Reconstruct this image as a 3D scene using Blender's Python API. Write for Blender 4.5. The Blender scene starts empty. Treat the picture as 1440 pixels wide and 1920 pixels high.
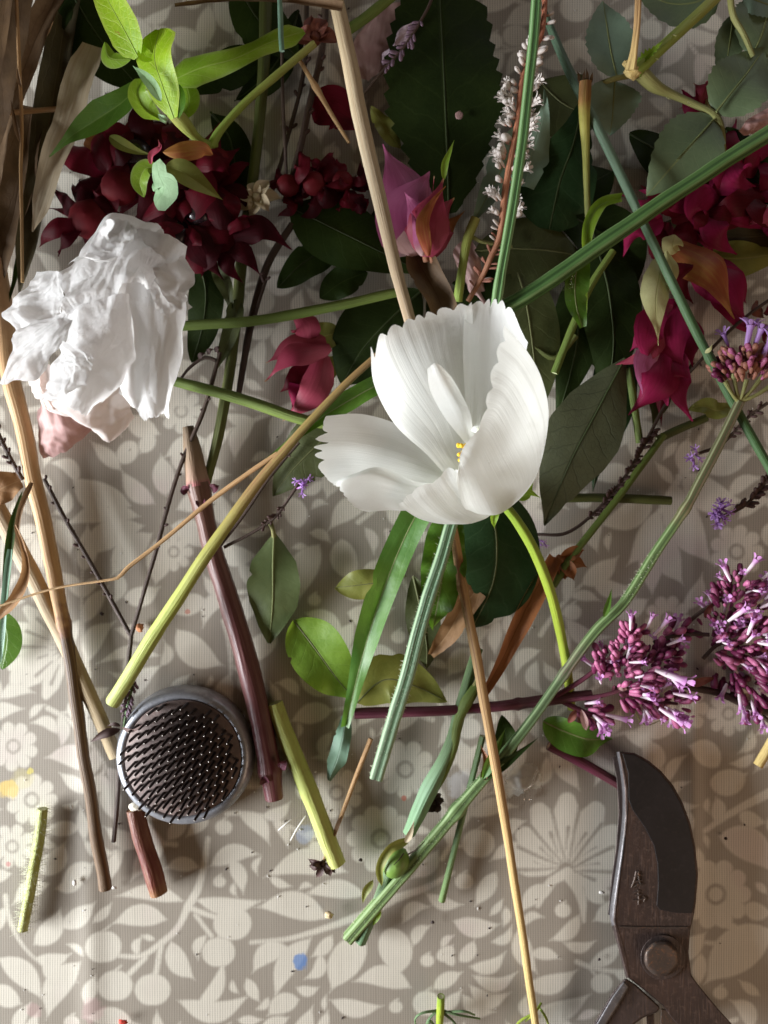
import bpy, bmesh, math, random
import numpy as np
from mathutils import Vector, noise as mnoise

# ------------------------------------------------------------------ camera, world, lamps, exposure
SC = bpy.context.scene
COL = SC.collection
CAM_H = 0.36                      # the phone was held 36 cm above the table
PX = 0.00025                      # one photograph pixel on the table top, metres
cam = bpy.data.cameras.new('camera')
cam.sensor_fit = 'VERTICAL'
cam.sensor_height = 36.0
cam.lens = 27.0
cam.clip_start = 0.005
cam.clip_end = 20.0
cam.dof.use_dof = True
cam.dof.focus_distance = 0.305
cam.dof.aperture_fstop = 11.0
cam_o = bpy.data.objects.new('camera', cam)
COL.objects.link(cam_o)
cam_o.location = (0, 0, CAM_H)
SC.camera = cam_o

W = bpy.data.worlds.new('World')
SC.world = W
W.use_nodes = True
W.node_tree.nodes['Background'].inputs[0].default_value = (1.0, 0.60, 0.33, 1)
W.node_tree.nodes['Background'].inputs[1].default_value = 0.06

def area(name, loc, aim, sx, sy, power, col, spread=180):
    l = bpy.data.lights.new(name, 'AREA')
    l.shape = 'RECTANGLE'; l.size = sx; l.size_y = sy; l.energy = power; l.color = col; l.spread = math.radians(spread)
    o = bpy.data.objects.new(name, l); COL.objects.link(o)
    o.location = loc
    o.rotation_euler = (Vector(aim) - Vector(loc)).to_track_quat('-Z', 'Y').to_euler()
    o['kind'] = 'helper'
    return o
area('window_light', (-0.86, -0.27, 0.225), (-0.10, -0.07, 0.02), 0.60, 0.32, 7.5, (0.95, 0.98, 1.0), 84)
area('room_light', (0.62, -0.50, 0.50), (0.05, -0.05, 0.0), 0.50, 0.40, 1.7, (1.0, 0.70, 0.47))
area('far_window_light', (0.42, 0.62, 0.34), (0.14, 0.22, 0.0), 0.22, 0.22, 0.55, (0.90, 0.96, 1.0))

SC.view_settings.view_transform = 'Standard'
SC.view_settings.look = 'None'
SC.view_settings.exposure = 0.0
SC.view_settings.gamma = 1.0
SC.cycles.max_bounces = 8
SC.cycles.transparent_max_bounces = 8

# ------------------------------------------------------------------ helpers
def P(px, py, h):
    """a point h millimetres above the table, seen at photograph pixel px, py"""
    k = (CAM_H - h / 1000.0) / CAM_H
    return np.array([(px - 720) * PX * k, (960 - py) * PX * k, h / 1000.0])

def cr(ctrl, n):
    """Catmull-Rom through the rows of ctrl, n samples"""
    c = np.asarray(ctrl, float)
    if len(c) == 1: return np.repeat(c, n, 0)
    if len(c) == 2:
        t = np.linspace(0, 1, n)[:, None]; return c[0] * (1 - t) + c[1] * t
    d = np.linalg.norm(np.diff(c[:, :3], axis=0), axis=1) + 1e-9
    s = np.concatenate([[0], np.cumsum(d)]); s /= s[-1]
    tt = np.linspace(0, 1, n)
    m = np.zeros_like(c)
    m[1:-1] = (c[2:] - c[:-2]) / (s[2:] - s[:-2])[:, None]
    m[0] = (c[1] - c[0]) / (s[1] - s[0]); m[-1] = (c[-1] - c[-2]) / (s[-1] - s[-2])
    i = np.clip(np.searchsorted(s, tt, 'right') - 1, 0, len(c) - 2)
    hseg = (s[i + 1] - s[i])[:, None]
    u = ((tt - s[i])[:, None]) / hseg
    return ((2*u**3 - 3*u**2 + 1) * c[i] + (u**3 - 2*u**2 + u) * hseg * m[i]
            + (-2*u**3 + 3*u**2) * c[i + 1] + (u**3 - u**2) * hseg * m[i + 1])

def crn(ctrl, n):
    """uniform Catmull-Rom on the first axis, any trailing shape"""
    c = np.asarray(ctrl, float); k = len(c)
    if k == 1: return np.repeat(c, n, 0)
    x = np.linspace(0, k - 1, n); i = np.clip(x.astype(int), 0, k - 2); u = (x - i)
    u = u.reshape((-1,) + (1,) * (c.ndim - 1))
    p0 = np.where((i > 0).reshape(u.shape), c[np.maximum(i - 1, 0)], 2 * c[i] - c[i + 1])
    p3 = np.where((i < k - 2).reshape(u.shape), c[np.minimum(i + 2, k - 1)], 2 * c[i + 1] - c[i])
    p1, p2 = c[i], c[i + 1]
    return 0.5 * (2*p1 + (p2 - p0)*u + (2*p0 - 5*p1 + 4*p2 - p3)*u**2 + (3*p1 - p0 - 3*p2 + p3)*u**3)

def wloc(o):
    v = Vector((0, 0, 0))
    while o is not None:
        v = v + o.location; o = o.parent
    return v

def link_mesh(name, V, F, mats, parent=None, uv=None, fmat=None, smooth=True, origin=None):
    V = np.asarray(V, float)
    if parent is not None:
        off = np.array(wloc(parent)); loc = (0, 0, 0)
    else:
        off = V[np.argmin(V[:, 2])].copy() if origin is None else np.array(origin); loc = off
    me = bpy.data.meshes.new(name)
    me.from_pydata((V - off).tolist(), [], F)
    if not isinstance(mats, (list, tuple)): mats = [mats]
    for m in mats: me.materials.append(m)
    if uv is not None:
        li = np.zeros(len(me.loops), int); me.loops.foreach_get('vertex_index', li)
        me.uv_layers.new(name='UVMap').data.foreach_set('uv', np.asarray(uv, np.float32)[li].ravel())
    if fmat is not None: me.polygons.foreach_set('material_index', np.asarray(fmat, np.int32))
    if smooth: me.polygons.foreach_set('use_smooth', np.ones(len(me.polygons), bool))
    me.update()
    o = bpy.data.objects.new(name, me); COL.objects.link(o)
    o.location = loc
    if parent is not None: o.parent = parent
    return o

def tag(o, label, cat, group=None):
    o['label'] = label; o['category'] = cat
    if group: o['group'] = group
    return o

def thing(name, label, cat, px, py, h, group=None):
    o = bpy.data.objects.new(name, None); COL.objects.link(o)
    o.location = P(px, py, h); o.empty_display_size = 0.005
    return tag(o, label, cat, group)

def copy_part(src, parent, loc, quat, scale=1.0):
    c = src.copy(); COL.objects.link(c); c.parent = parent
    c.location = Vector(loc) - wloc(parent)
    c.rotation_mode = 'QUATERNION'; c.rotation_quaternion = quat
    c.scale = (scale, scale, scale) if not isinstance(scale, tuple) else scale
    return c

def frames(c):
    t = np.gradient(c, axis=0); t /= np.linalg.norm(t, axis=1)[:, None] + 1e-12
    z = np.array([0, 0, 1.0])
    s = np.cross(t, z)
    bad = np.linalg.norm(s, axis=1) < 0.15
    if bad.any():
        good = np.where(~bad)[0]
        for i in np.where(bad)[0]:
            s[i] = s[good[np.argmin(abs(good - i))]] if len(good) else (1, 0, 0)
    s -= t * (s * t).sum(1)[:, None]
    s /= np.linalg.norm(s, axis=1)[:, None] + 1e-12
    return t, s, np.cross(s, t)

def nz(p, scale, seed=0.0):
    return mnoise.noise(Vector((p[0] * scale + seed * 7.13, p[1] * scale - seed * 3.7, p[2] * scale + seed)))

def tube_data(pts, r, sides=12, n=None, ridges=0, rid=0.12, flat=1.0, wob=0.06, seed=0, roll=0.0, nodes=(), lump=0.12):
    c = np.array([P(*p[:3]) for p in pts])
    L = np.linalg.norm(np.diff(c, axis=0), axis=1).sum()
    if n is None: n = int(np.clip(L / 0.0022, 8, 130))
    rr = np.asarray(r, float) if np.ndim(r) else np.full(len(pts), float(r))
    hs = np.array([p[2] for p in pts], float)
    rw = rr * PX * (CAM_H - hs / 1000) / CAM_H
    if len(rw) != len(c): raise ValueError('radius count')
    full = cr(np.hstack([c, rw[:, None]]), n)
    c, rw = full[:, :3], np.maximum(full[:, 3], 1e-5)
    tt = np.linspace(0, 1, n)
    for (tn, amp, wd) in nodes: rw = rw * (1 + amp * np.exp(-((tt - tn) / wd) ** 2))
    for i in range(n):
        rw[i] *= 1 + wob * nz(c[i], 120, seed)
        if lump: c[i] += lump * rw[i] * np.array([nz(c[i], 45, seed + 3), nz(c[i], 45, seed + 9), 0])
    t, s, u = frames(c)
    a = np.linspace(0, 2 * np.pi, sides + 1)
    prof = 1 + (rid * np.cos(ridges * (a + roll)) if ridges else 0 * a)
    ca, sa = np.cos(a) * prof, np.sin(a) * prof
    V = (c[:, None] + rw[:, None, None] * (s[:, None] * ca[None, :, None] + flat * u[:, None] * sa[None, :, None]))
    V = V.reshape(-1, 3)
    U = np.stack(np.broadcast_arrays(np.linspace(0, 1, sides + 1)[None, :], tt[:, None]), -1).reshape(-1, 2)
    F = []; k = sides + 1
    for i in range(n - 1):
        for j in range(sides):
            q = i * k + j
            F.append((q, q + 1, q + k + 1, q + k))
    return V, F, U, c, t, s, u, rw

def tube(name, pts, r, m, parent=None, cap=None, sides=12, dish=0.25, slant=0.0, **kw):
    V, F, U, c, t, s, u, rw = tube_data(pts, r, sides=sides, **kw)
    V = V.tolist(); U = U.tolist(); fm = [0] * len(F); k = sides + 1
    for end in (0, -1):
        row = (len(c) - 1) if end else 0
        ring = [V[row * k + j] for j in range(sides)]
        ctr = np.mean(ring, 0) + t[row] * rw[row] * (dish if end == 0 else -dish)
        b = len(V)
        V += ring + [((np.array(p) - ctr) * 0.72 + ctr + t[row] * rw[row] * 0.04 * (1 if end else -1)).tolist() for p in ring] + [ctr.tolist()]
        U += [[0.5, row / max(1, len(c) - 1)]] * (2 * sides + 1)
        for j in range(sides):
            j2 = (j + 1) % sides
            q1 = (b + j, b + j2, b + sides + j2, b + sides + j)
            q2 = (b + sides + j, b + sides + j2, b + 2 * sides)
            F += [q1 if end else q1[::-1], q2 if end else q2[::-1]]
            fm += [0, 1 if cap else 0]
    return link_mesh(name, V, F, [m, cap] if cap else m, parent, uv=U, fmat=fm)

def grid_faces(n, m):
    F = []
    for i in range(n - 1):
        for j in range(m - 1):
            q = i * m + j
            F.append((q, q + 1, q + m + 1, q + m))
    return F

SHAPES = {
 'ovate': lambda t: np.sin(np.pi * np.clip(t, 0, 1) ** 0.72) ** 0.9,
 'ellip': lambda t: np.sin(np.pi * np.clip(t, 0, 1)) ** 0.75,
 'lance': lambda t: np.sin(np.pi * np.clip(t, 0, 1) ** 0.62) ** 1.15,
 'obov':  lambda t: np.sin(np.pi * np.clip(t, 0, 1) ** 1.35) ** 0.8,
 'bract': lambda t: np.interp(t, [0, .1, .28, .48, .66, .8, .9, 1], [.3, .72, 1, .95, .62, .28, .1, .01]),
 'blade': lambda t: np.interp(t, [0, .1, .5, .85, 1], [.7, 1, .95, .6, .05]),
}

def leaf(name, mid, w, m, parent=None, shape='ovate', n=34, mh=6, fold=0.15, cup=0.0, wave=0.0, wfreq=6.0,
         teeth=0, tdepth=0.06, roll=0.0, twist=0.0, wl=1.0, wr=1.0, rib=None, ribr=2.2, curl=0.0, seed=0, crumple=0.0, droop=0.0, nick=0):
    c = np.array([P(*p[:3]) for p in mid]); c = cr(c, n)
    hs = c[:, 2]
    t, s, u = frames(c)
    tt = np.linspace(0, 1, n)
    if callable(shape): base = shape(tt)
    elif isinstance(shape, str): base = SHAPES[shape](tt)
    else:
        sp = np.array(shape, float); base = np.interp(tt, sp[:, 0], sp[:, 1])
    wid = w * PX * (CAM_H - hs) / CAM_H * base
    rnd = random.Random(seed * 31 + 5)
    mm = 2 * mh + 1
    ss = np.linspace(-1, 1, mm)
    V = np.zeros((n, mm, 3)); U = np.zeros((n, mm, 2))
    ph = rnd.uniform(0, 6.28); ph2 = rnd.uniform(0, 6.28)
    nicks = [(rnd.uniform(.2, .9), rnd.choice([-1, 1]), rnd.uniform(.1, .3), rnd.uniform(.012, .035)) for _ in range(nick)]
    for i in range(n):
        rl = math.radians(roll + twist * tt[i])
        S = s[i] * math.cos(rl) + u[i] * math.sin(rl)
        N = -s[i] * math.sin(rl) + u[i] * math.cos(rl)
        for j, q in enumerate(ss):
            side = wl if q < 0 else wr
            ww = wid[i] * side * (1 + 0.05 * nz((tt[i] * 4, side, 0), 1.0, seed + q))
            if teeth:
                tooth = ((tt[i] * teeth + (0.3 if q > 0 else 0)) % 1.0)
                ww *= 1 + tdepth * (tooth - 0.5) * abs(q) ** 3 * 2
            for (tn, sd, dp, wd) in nicks:
                if q * sd > 0: ww *= 1 - dp * math.exp(-((tt[i] - tn) / wd) ** 2) * abs(q) ** 2
            aq = abs(q)
            zz = fold * aq * ww + cup * q * q * ww + wave * 0.001 * aq ** 1.5 * math.sin(wfreq * 6.28 * tt[i] + (ph if q > 0 else ph2))
            if curl:  # roll the margins over
                ang = curl * q
                xx = ww * math.sin(ang) / curl if abs(curl) > 1e-4 else q * ww
                zz += ww * (1 - math.cos(ang)) / abs(curl) * (1 if curl > 0 else -1)
            else: xx = q * ww
            p = c[i] + S * xx + N * zz
            p = p + N * (0.0007 * nz(p, 55, seed + 20) * aq)
            if crumple: p = p + N * crumple * 0.001 * (abs(nz(p, 90, seed)) + 0.6 * abs(nz(p, 210, seed + 4)) - 0.5)
            p[2] -= droop * 0.001 * (2 * tt[i] - 1) ** 2
            if p[2] < 0.0012: p[2] = 0.0012 + 0.0002 * aq
            V[i, j] = p; U[i, j] = (0.5 + 0.5 * q, tt[i])
    o = link_mesh(name, V.reshape(-1, 3), grid_faces(n, mm), m, parent, uv=U.reshape(-1, 2))
    if rib is not None:
        cc = V[:, mh].copy(); nn = len(cc)
        rw = np.linspace(ribr, 0.35 * ribr, nn) * PX
        t2, s2, u2 = frames(cc)
        a = np.linspace(0, 2 * np.pi, 7)[:-1]
        RV = (cc[:, None] + rw[:, None, None] * (s2[:, None] * np.cos(a)[None, :, None] + 0.8 * u2[:, None] * np.sin(a)[None, :, None])).reshape(-1, 3)
        RF = [(i * 6 + j, i * 6 + (j + 1) % 6, (i + 1) * 6 + (j + 1) % 6, (i + 1) * 6 + j) for i in range(nn - 1) for j in range(6)]
        if parent is None or parent.parent is None:
            link_mesh('midrib', RV, RF, rib, o)
    return o

def loft(name, rows, m, parent=None, n=40, mm=40, pleat=0.0, npl=9, ppow=0.6, teeth=0, tdepth=0.05, sharp=1.0,
         crumple=0.0, cs=48.0, seed=0, ragged=0.0, crease=0.0, nfold=10):
    R = np.array([[P(*q) for q in row] for row in rows])
    R = np.stack([crn(R[i], mm) for i in range(len(R))])          # smooth along each row
    rnd = random.Random(seed)
    us = np.linspace(0, 1, mm); ts = np.linspace(0, 1, n)
    dense = crn(R, 200)
    V = np.zeros((n, mm, 3)); U = np.zeros((n, mm, 2))
    phs = rnd.uniform(0, 9)
    folds = []
    for q in range(nfold):      # sharp fold lines, as in crumpled tissue
        a = rnd.uniform(0, 3.1416); f = 0.9 * 1.26 ** q * rnd.uniform(.85, 1.15)
        folds.append((math.cos(a) * f, math.sin(a) * f, rnd.random(), 1.15 / f, rnd.uniform(0, 50)))
    for j, uu in enumerate(us):
        lim = 1.0
        if teeth:
            x = uu * teeth + 0.45 * math.sin(uu * 7.3 + phs) + 0.5 * mnoise.noise(Vector((uu * 4, phs, 2)))
            tooth = abs(math.sin(math.pi * x)) ** sharp
            lim -= tdepth * (1 - tooth) * (0.65 + 0.7 * abs(mnoise.noise(Vector((uu * 3.3, phs, 7)))) * 1.6)
            lim -= 0.012 * abs(mnoise.noise(Vector((uu * 40, phs, 1))))
        if ragged: lim -= ragged * (0.5 + 0.5 * mnoise.noise(Vector((uu * 9, seed, 1.3)))) + ragged * 0.5 * abs(mnoise.noise(Vector((uu * 31, seed, 4.1))))
        for i, t in enumerate(ts):
            x = np.clip(t * lim, 0, 1) * 199; k = min(int(x), 198)
            V[i, j] = dense[k, j] * (1 - (x - k)) + dense[k + 1, j] * (x - k)
            U[i, j] = (uu, t)
    du = np.gradient(V, axis=1); dv = np.gradient(V, axis=0)
    N = np.cross(du, dv); N /= np.linalg.norm(N, axis=2)[:, :, None] + 1e-12
    for i in range(n):
        for j in range(mm):
            d = 0.0
            if pleat: d += pleat * 0.001 * ts[i] ** ppow * (1.5 * mnoise.noise(Vector((us[j] * npl * 1.3, ts[i] * 0.9, phs))) + 0.7 * mnoise.noise(Vector((us[j] * npl * 3.6, ts[i] * 0.8, phs + 4))))
            if crumple:
                p = V[i, j]
                d += crumple * 0.001 * (2.2 * (abs(nz(p, cs, seed)) - .25) + 1.0 * (abs(nz(p, cs * 2.1, seed + 5)) - .25) + 0.34 * (abs(nz(p, cs * 5, seed + 8)) - .2))
            if crease:
                wu = us[j] + 0.10 * mnoise.noise(Vector((us[j] * 3, ts[i] * 3, seed + .3))); wv = ts[i] + 0.10 * mnoise.noise(Vector((us[j] * 3, ts[i] * 3, seed + 7.7)))
                for (cx, cy, ph, am, sk) in folds:
                    x = (wu * cx + wv * cy + ph) % 1.0
                    tri = abs(2 * x - 1) * 2 - 1
                    msk = min(1.0, max(0.0, 0.5 + 1.6 * mnoise.noise(Vector((us[j] * 2.2 + sk, ts[i] * 2.2, sk)))))
                    d += crease * 0.001 * am * tri * msk
            V[i, j] += N[i, j] * d
            if V[i, j, 2] < 0.0012: V[i, j, 2] = 0.0012
    return link_mesh(name, V.reshape(-1, 3), grid_faces(n, mm), m, parent, uv=U.reshape(-1, 2))

def hairs(pts, r, count, length, m, parent, seed=0, name='hair', lean=0.4):
    V, F, U, c, t, s, u, rw = tube_data(pts, r, sides=8)
    rnd = random.Random(seed); HV, HF = [], []
    for _ in range(count):
        i = rnd.randrange(len(c)); a = rnd.uniform(0, 6.283)
        d = s[i] * math.cos(a) + u[i] * math.sin(a); p = c[i] + d * rw[i] * 0.95 + t[i] * rnd.uniform(-1, 1) * 0.0011
        L = length * PX * rnd.uniform(0.5, 1.3)
        tip = p + d * L + t[i] * L * rnd.uniform(-lean, lean)
        w = 0.35 * PX; b = len(HV); e = np.cross(d, t[i])
        HV += [p + t[i] * w, p - t[i] * w * .5 + e * w, p - t[i] * w * .5 - e * w, tip]
        HF += [(b, b + 1, b + 3), (b + 1, b + 2, b + 3), (b + 2, b, b + 3)]
    o = link_mesh(name, HV, HF, m, parent); o['kind'] = 'stuff'
    return o

def blob(name, px, py, h, rx, ry, rz, m, parent=None, seg=14, ring=9, bump=0.05, seed=0, ang=0.0):
    c = P(px, py, h); k = (CAM_H - h / 1000) / CAM_H * PX
    V, F, U = [], [], []
    ca, sa = math.cos(ang), math.sin(ang)
    for i in range(ring + 1):
        th = math.pi * i / ring
        for j in range(seg):
            f = 6.2832 * j / seg
            x, y, z = math.sin(th) * math.cos(f), math.sin(th) * math.sin(f), math.cos(th)
            b = 1 + bump * mnoise.noise(Vector((x * 2 + seed, y * 2, z * 2)))
            X, Y = x * rx * b, y * ry * b
            V.append(c + k * np.array([X * ca - Y * sa, X * sa + Y * ca, z * rz * b])); U.append((j / seg, i / ring))
    for i in range(ring):
        for j in range(seg):
            F.append((i * seg + j, (i + 1) * seg + j, (i + 1) * seg + (j + 1) % seg, i * seg + (j + 1) % seg))
    return link_mesh(name, V, F, m, parent, uv=U)

# ------------------------------------------------------------------ materials
class NT:
    def __init__(s, name):
        s.m = bpy.data.materials.new(name); s.m.use_nodes = True
        s.t = s.m.node_tree; s.t.nodes.clear()
        s.out = s.t.nodes.new('ShaderNodeOutputMaterial')
    def n(s, typ, **kw):
        nd = s.t.nodes.new('ShaderNode' + typ)
        for k, v in kw.items(): setattr(nd, k, v)
        return nd
    def set(s, sock, v):
        if v is None: return
        if hasattr(v, 'is_output') or isinstance(v, bpy.types.NodeSocket): s.t.links.new(v, sock)
        else: sock.default_value = v if not (isinstance(v, tuple) and len(v) == 3 and sock.type == 'RGBA') else (*v, 1)
    def math(s, op, a, b=None, clamp=False):
        nd = s.n('Math', operation=op); nd.use_clamp = clamp
        s.set(nd.inputs[0], a)
        if b is not None: s.set(nd.inputs[1], b)
        return nd.outputs[0]
    def mix(s, f, a, b, blend='MIX'):
        nd = s.n('Mix', data_type='RGBA', blend_type=blend)
        s.set(nd.inputs[0], f); s.set(nd.inputs[6], a); s.set(nd.inputs[7], b)
        return nd.outputs[2]
    def step(s, v, lo, hi):
        nd = s.n('MapRange'); nd.interpolation_type = 'SMOOTHSTEP'
        s.set(nd.inputs[0], v); nd.inputs[1].default_value = lo; nd.inputs[2].default_value = hi
        return nd.outputs[0]
    def noise(s, vec, scale, detail=3, rough=0.55):
        nd = s.n('TexNoise'); s.set(nd.inputs['Vector'], vec)
        nd.inputs['Scale'].default_value = scale; nd.inputs['Detail'].default_value = detail; nd.inputs['Roughness'].default_value = rough
        return nd.outputs[0]
    def scale(s, vec, sx, sy, sz=1.0):
        nd = s.n('Mapping'); s.set(nd.inputs[0], vec); nd.inputs['Scale'].default_value = (sx, sy, sz)
        return nd.outputs[0]
    def ramp(s, f, stops):
        nd = s.n('ValToRGB'); s.set(nd.inputs[0], f); e = nd.color_ramp.elements
        while len(e) < len(stops): e.new(0.5)
        for el, (p, c) in zip(e, stops): el.position = p; el.color = (*c, 1)
        return nd.outputs[0]
    def bump(s, hgt, strength, dist=0.001):
        nd = s.n('Bump'); s.set(nd.inputs['Height'], hgt); nd.inputs['Strength'].default_value = strength; nd.inputs['Distance'].default_value = dist
        return nd.outputs[0]
    def bsdf(s, col, rough=0.5, spec=0.4, metal=0.0, normal=None, trans=0.0, tcol=None, sheen=0.0, coat=0.0):
        b = s.n('BsdfPrincipled')
        s.set(b.inputs['Base Color'], col); s.set(b.inputs['Roughness'], rough)
        b.inputs['Specular IOR Level'].default_value = spec
        s.set(b.inputs['Metallic'], metal)
        if sheen: b.inputs['Sheen Weight'].default_value = sheen
        if coat: b.inputs['Coat Weight'].default_value = coat; b.inputs['Coat Roughness'].default_value = 0.25
        if normal is not None: s.set(b.inputs['Normal'], normal)
        o = b.outputs[0]
        if trans:
            tr = s.n('BsdfTranslucent'); s.set(tr.inputs[0], tcol if tcol is not None else col)
            if normal is not None: s.set(tr.inputs['Normal'], normal)
            mx = s.n('MixShader'); mx.inputs[0].default_value = trans
            s.t.links.new(o, mx.inputs[1]); s.t.links.new(tr.outputs[0], mx.inputs[2]); o = mx.outputs[0]
        s.t.links.new(o, s.out.inputs[0])
        return s.m

def uvxy(k):
    uvn = k.n('UVMap'); sep = k.n('SeparateXYZ'); k.t.links.new(uvn.outputs[0], sep.inputs[0])
    return uvn.outputs[0], sep.outputs[0], sep.outputs[1]

def leaf_mat(name, c1, c2, vein, nv=7, slope=2.2, trans=0.3, tcol=None, rough=0.42, vs=0.55, spec=0.35, spots=None, edge=None, vw=0.07, tip=None):
    k = NT(name); uv, u, v = uvxy(k)
    obj = k.n('TexCoord').outputs['Object']
    a = k.math('ABSOLUTE', k.math('MULTIPLY', k.math('SUBTRACT', u, 0.5), 2.0))
    n1 = k.noise(obj, 60, 4); n2 = k.noise(obj, 420, 3)
    wob = k.math('MULTIPLY', k.math('SUBTRACT', k.noise(obj, 130, 2), 0.5), 0.55)
    sv = k.math('ADD', k.math('SUBTRACT', k.math('MULTIPLY', v, float(nv)), k.math('MULTIPLY', k.math('POWER', a, 0.8), slope * 0.6)), wob)
    fr = k.math('ABSOLUTE', k.math('SUBTRACT', k.math('FRACT', sv), 0.5))
    side = k.math('SUBTRACT', 1.0, k.step(fr, 0.0, vw))
    side = k.math('MULTIPLY', side, k.math('SUBTRACT', 1.0, k.step(a, 0.75, 1.0)))
    midr = k.math('SUBTRACT', 1.0, k.step(a, 0.015, 0.07))
    vor = k.n('TexVoronoi', feature='DISTANCE_TO_EDGE'); k.set(vor.inputs['Vector'], obj); vor.inputs['Scale'].default_value = 430
    net = k.math('SUBTRACT', 1.0, k.step(vor.outputs['Distance'], 0.0, 0.12))
    vm = k.math('MAXIMUM', k.math('MULTIPLY', side, vs), k.math('MAXIMUM', midr, k.math('MULTIPLY', net, vs * 0.35)))
    col = k.mix(k.step(n1, 0.3, 0.7), c1, c2)
    col = k.mix(k.math('MULTIPLY', k.step(n2, 0.45, 0.8), 0.25), col, tuple(x * 0.6 for x in c1))
    if tip is not None: col = k.mix(k.step(v, 0.6, 1.0), col, tip)
    if edge is not None: col = k.mix(k.step(k.math('ADD', a, k.math('MULTIPLY', n1, 0.2)), 0.86, 1.08), col, edge)
    if spots is not None: col = k.mix(k.step(k.noise(obj, 150, 5, 0.7), 0.66, 0.72), col, spots)
    col = k.mix(k.math('MULTIPLY', vm, 0.75), col, vein)
    hgt = k.math('ADD', k.math('MULTIPLY', vm, -0.6), k.math('MULTIPLY', n2, 0.5))
    nb = k.bump(hgt, 0.35, 0.0006)
    rg = k.math('ADD', rough - 0.08, k.math('MULTIPLY', n1, 0.2))
    tc = None
    if trans:
        tb = tcol if tcol is not None else tuple(min(1, x * 1.8) for x in c2)
        tc = k.mix(k.math('MULTIPLY', vm, 0.6), k.mix(n1, tb, tuple(x * .75 for x in tb)), tuple(min(1, x * 1.3) for x in vein))
    return k.bsdf(col, rg, spec, 0, nb, trans, tc)

def stem_mat(name, stops, streak=None, sa=0.4, fu=26.0, fv=2.0, rough=0.58, spec=0.28, bumpy=0.75, blotch=None, trans=0.0, groove=None):
    k = NT(name); uv, u, v = uvxy(k)
    obj = k.n('TexCoord').outputs['Object']
    vv = k.math('ADD', v, k.math('MULTIPLY', k.math('SUBTRACT', k.noise(obj, 90, 3), 0.5), 0.10))
    col = k.ramp(vv, stops)
    fib = k.noise(k.scale(uv, fu, fv), 1.0, 4, 0.6); fin = k.noise(k.scale(uv, fu * 3.1, fv * 4), 1.0, 2)
    if streak is not None: col = k.mix(k.math('MULTIPLY', k.step(fib, 0.42, 0.68), sa), col, streak)
    col = k.mix(k.math('MULTIPLY', k.noise(obj, 700, 2), 0.22), col, k.mix(0.5, col, (0.02, 0.015, 0.01)))
    if groove is not None:
        g = k.math('COSINE', k.math('ADD', k.math('MULTIPLY', u, 6.2832 * groove[0]), groove[0] * groove[1]))
        col = k.mix(k.math('MULTIPLY', k.step(g, -.25, -.95), .75), col, groove[2]); col = k.mix(k.math('MULTIPLY', k.step(g, .55, 1.0), .45), col, groove[3])
    if blotch is not None: col = k.mix(k.math('MULTIPLY', k.step(k.noise(obj, 160, 4, 0.65), 0.58, 0.74), 0.55), col, blotch)
    nb = k.bump(k.math('ADD', fib, k.math('MULTIPLY', fin, 0.5)), bumpy, 0.0008)
    return k.bsdf(col, k.math('ADD', rough - 0.1, k.math('MULTIPLY', fib, 0.2)), spec, 0, nb, trans, None)

def petal_mat(name, c1, c2, streak=None, sa=0.3, fu=40, trans=0.4, tcol=None, rough=0.5, base=None, edge=None, spec=0.3, bumpy=0.35, crinkle=0.0, specks=None, bpos=(.35, 0.0)):
    k = NT(name); uv, u, v = uvxy(k)
    obj = k.n('TexCoord').outputs['Object']
    fib = k.noise(k.scale(uv, fu, 1.6), 1.0, 4, 0.6)
    n1 = k.noise(obj, 70, 4)
    col = k.mix(k.step(n1, 0.3, 0.72), c1, c2)
    if streak is not None: col = k.mix(k.math('MULTIPLY', k.step(fib, 0.45, 0.7), sa), col, streak)
    if base is not None: col = k.mix(k.step(v, *bpos), col, base)
    if edge is not None: col = k.mix(k.step(v, 0.93, 1.0), col, edge)
    if specks is not None: col = k.mix(k.math('MULTIPLY', k.step(k.noise(obj, 190, 3, 0.6), 0.70, 0.76), 0.7), col, specks)
    hg = fib
    if crinkle:
        vo = k.n('TexVoronoi', feature='DISTANCE_TO_EDGE'); k.set(vo.inputs['Vector'], k.mix(0.25, obj, k.n('TexNoise').outputs[1])); vo.inputs['Scale'].default_value = 170
        hg = k.math('ADD', k.math('MULTIPLY', k.noise(obj, 520, 5, 0.7), 0.9 * crinkle), k.math('ADD', k.math('MULTIPLY', k.step(vo.outputs['Distance'], 0.0, 0.08), 0.35 * crinkle), k.math('MULTIPLY', fib, 0.3)))
    nb = k.bump(hg, bumpy, 0.0007)
    tc = tcol if tcol is not None else k.mix(0.5, col, c2)
    return k.bsdf(col, rough, spec, 0, nb, trans, tc)

def plain_mat(name, c1, c2=None, rough=0.6, spec=0.3, sc=200, bumpy=0.3, trans=0.0, metal=0.0):
    k = NT(name); obj = k.n('TexCoord').outputs['Object']; n1 = k.noise(obj, sc, 4)
    col = k.mix(k.step(n1, 0.35, 0.65), c1, c2 if c2 else tuple(x * 0.7 for x in c1))
    return k.bsdf(col, rough, spec, metal, k.bump(n1, bumpy, 0.0006), trans)
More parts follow.
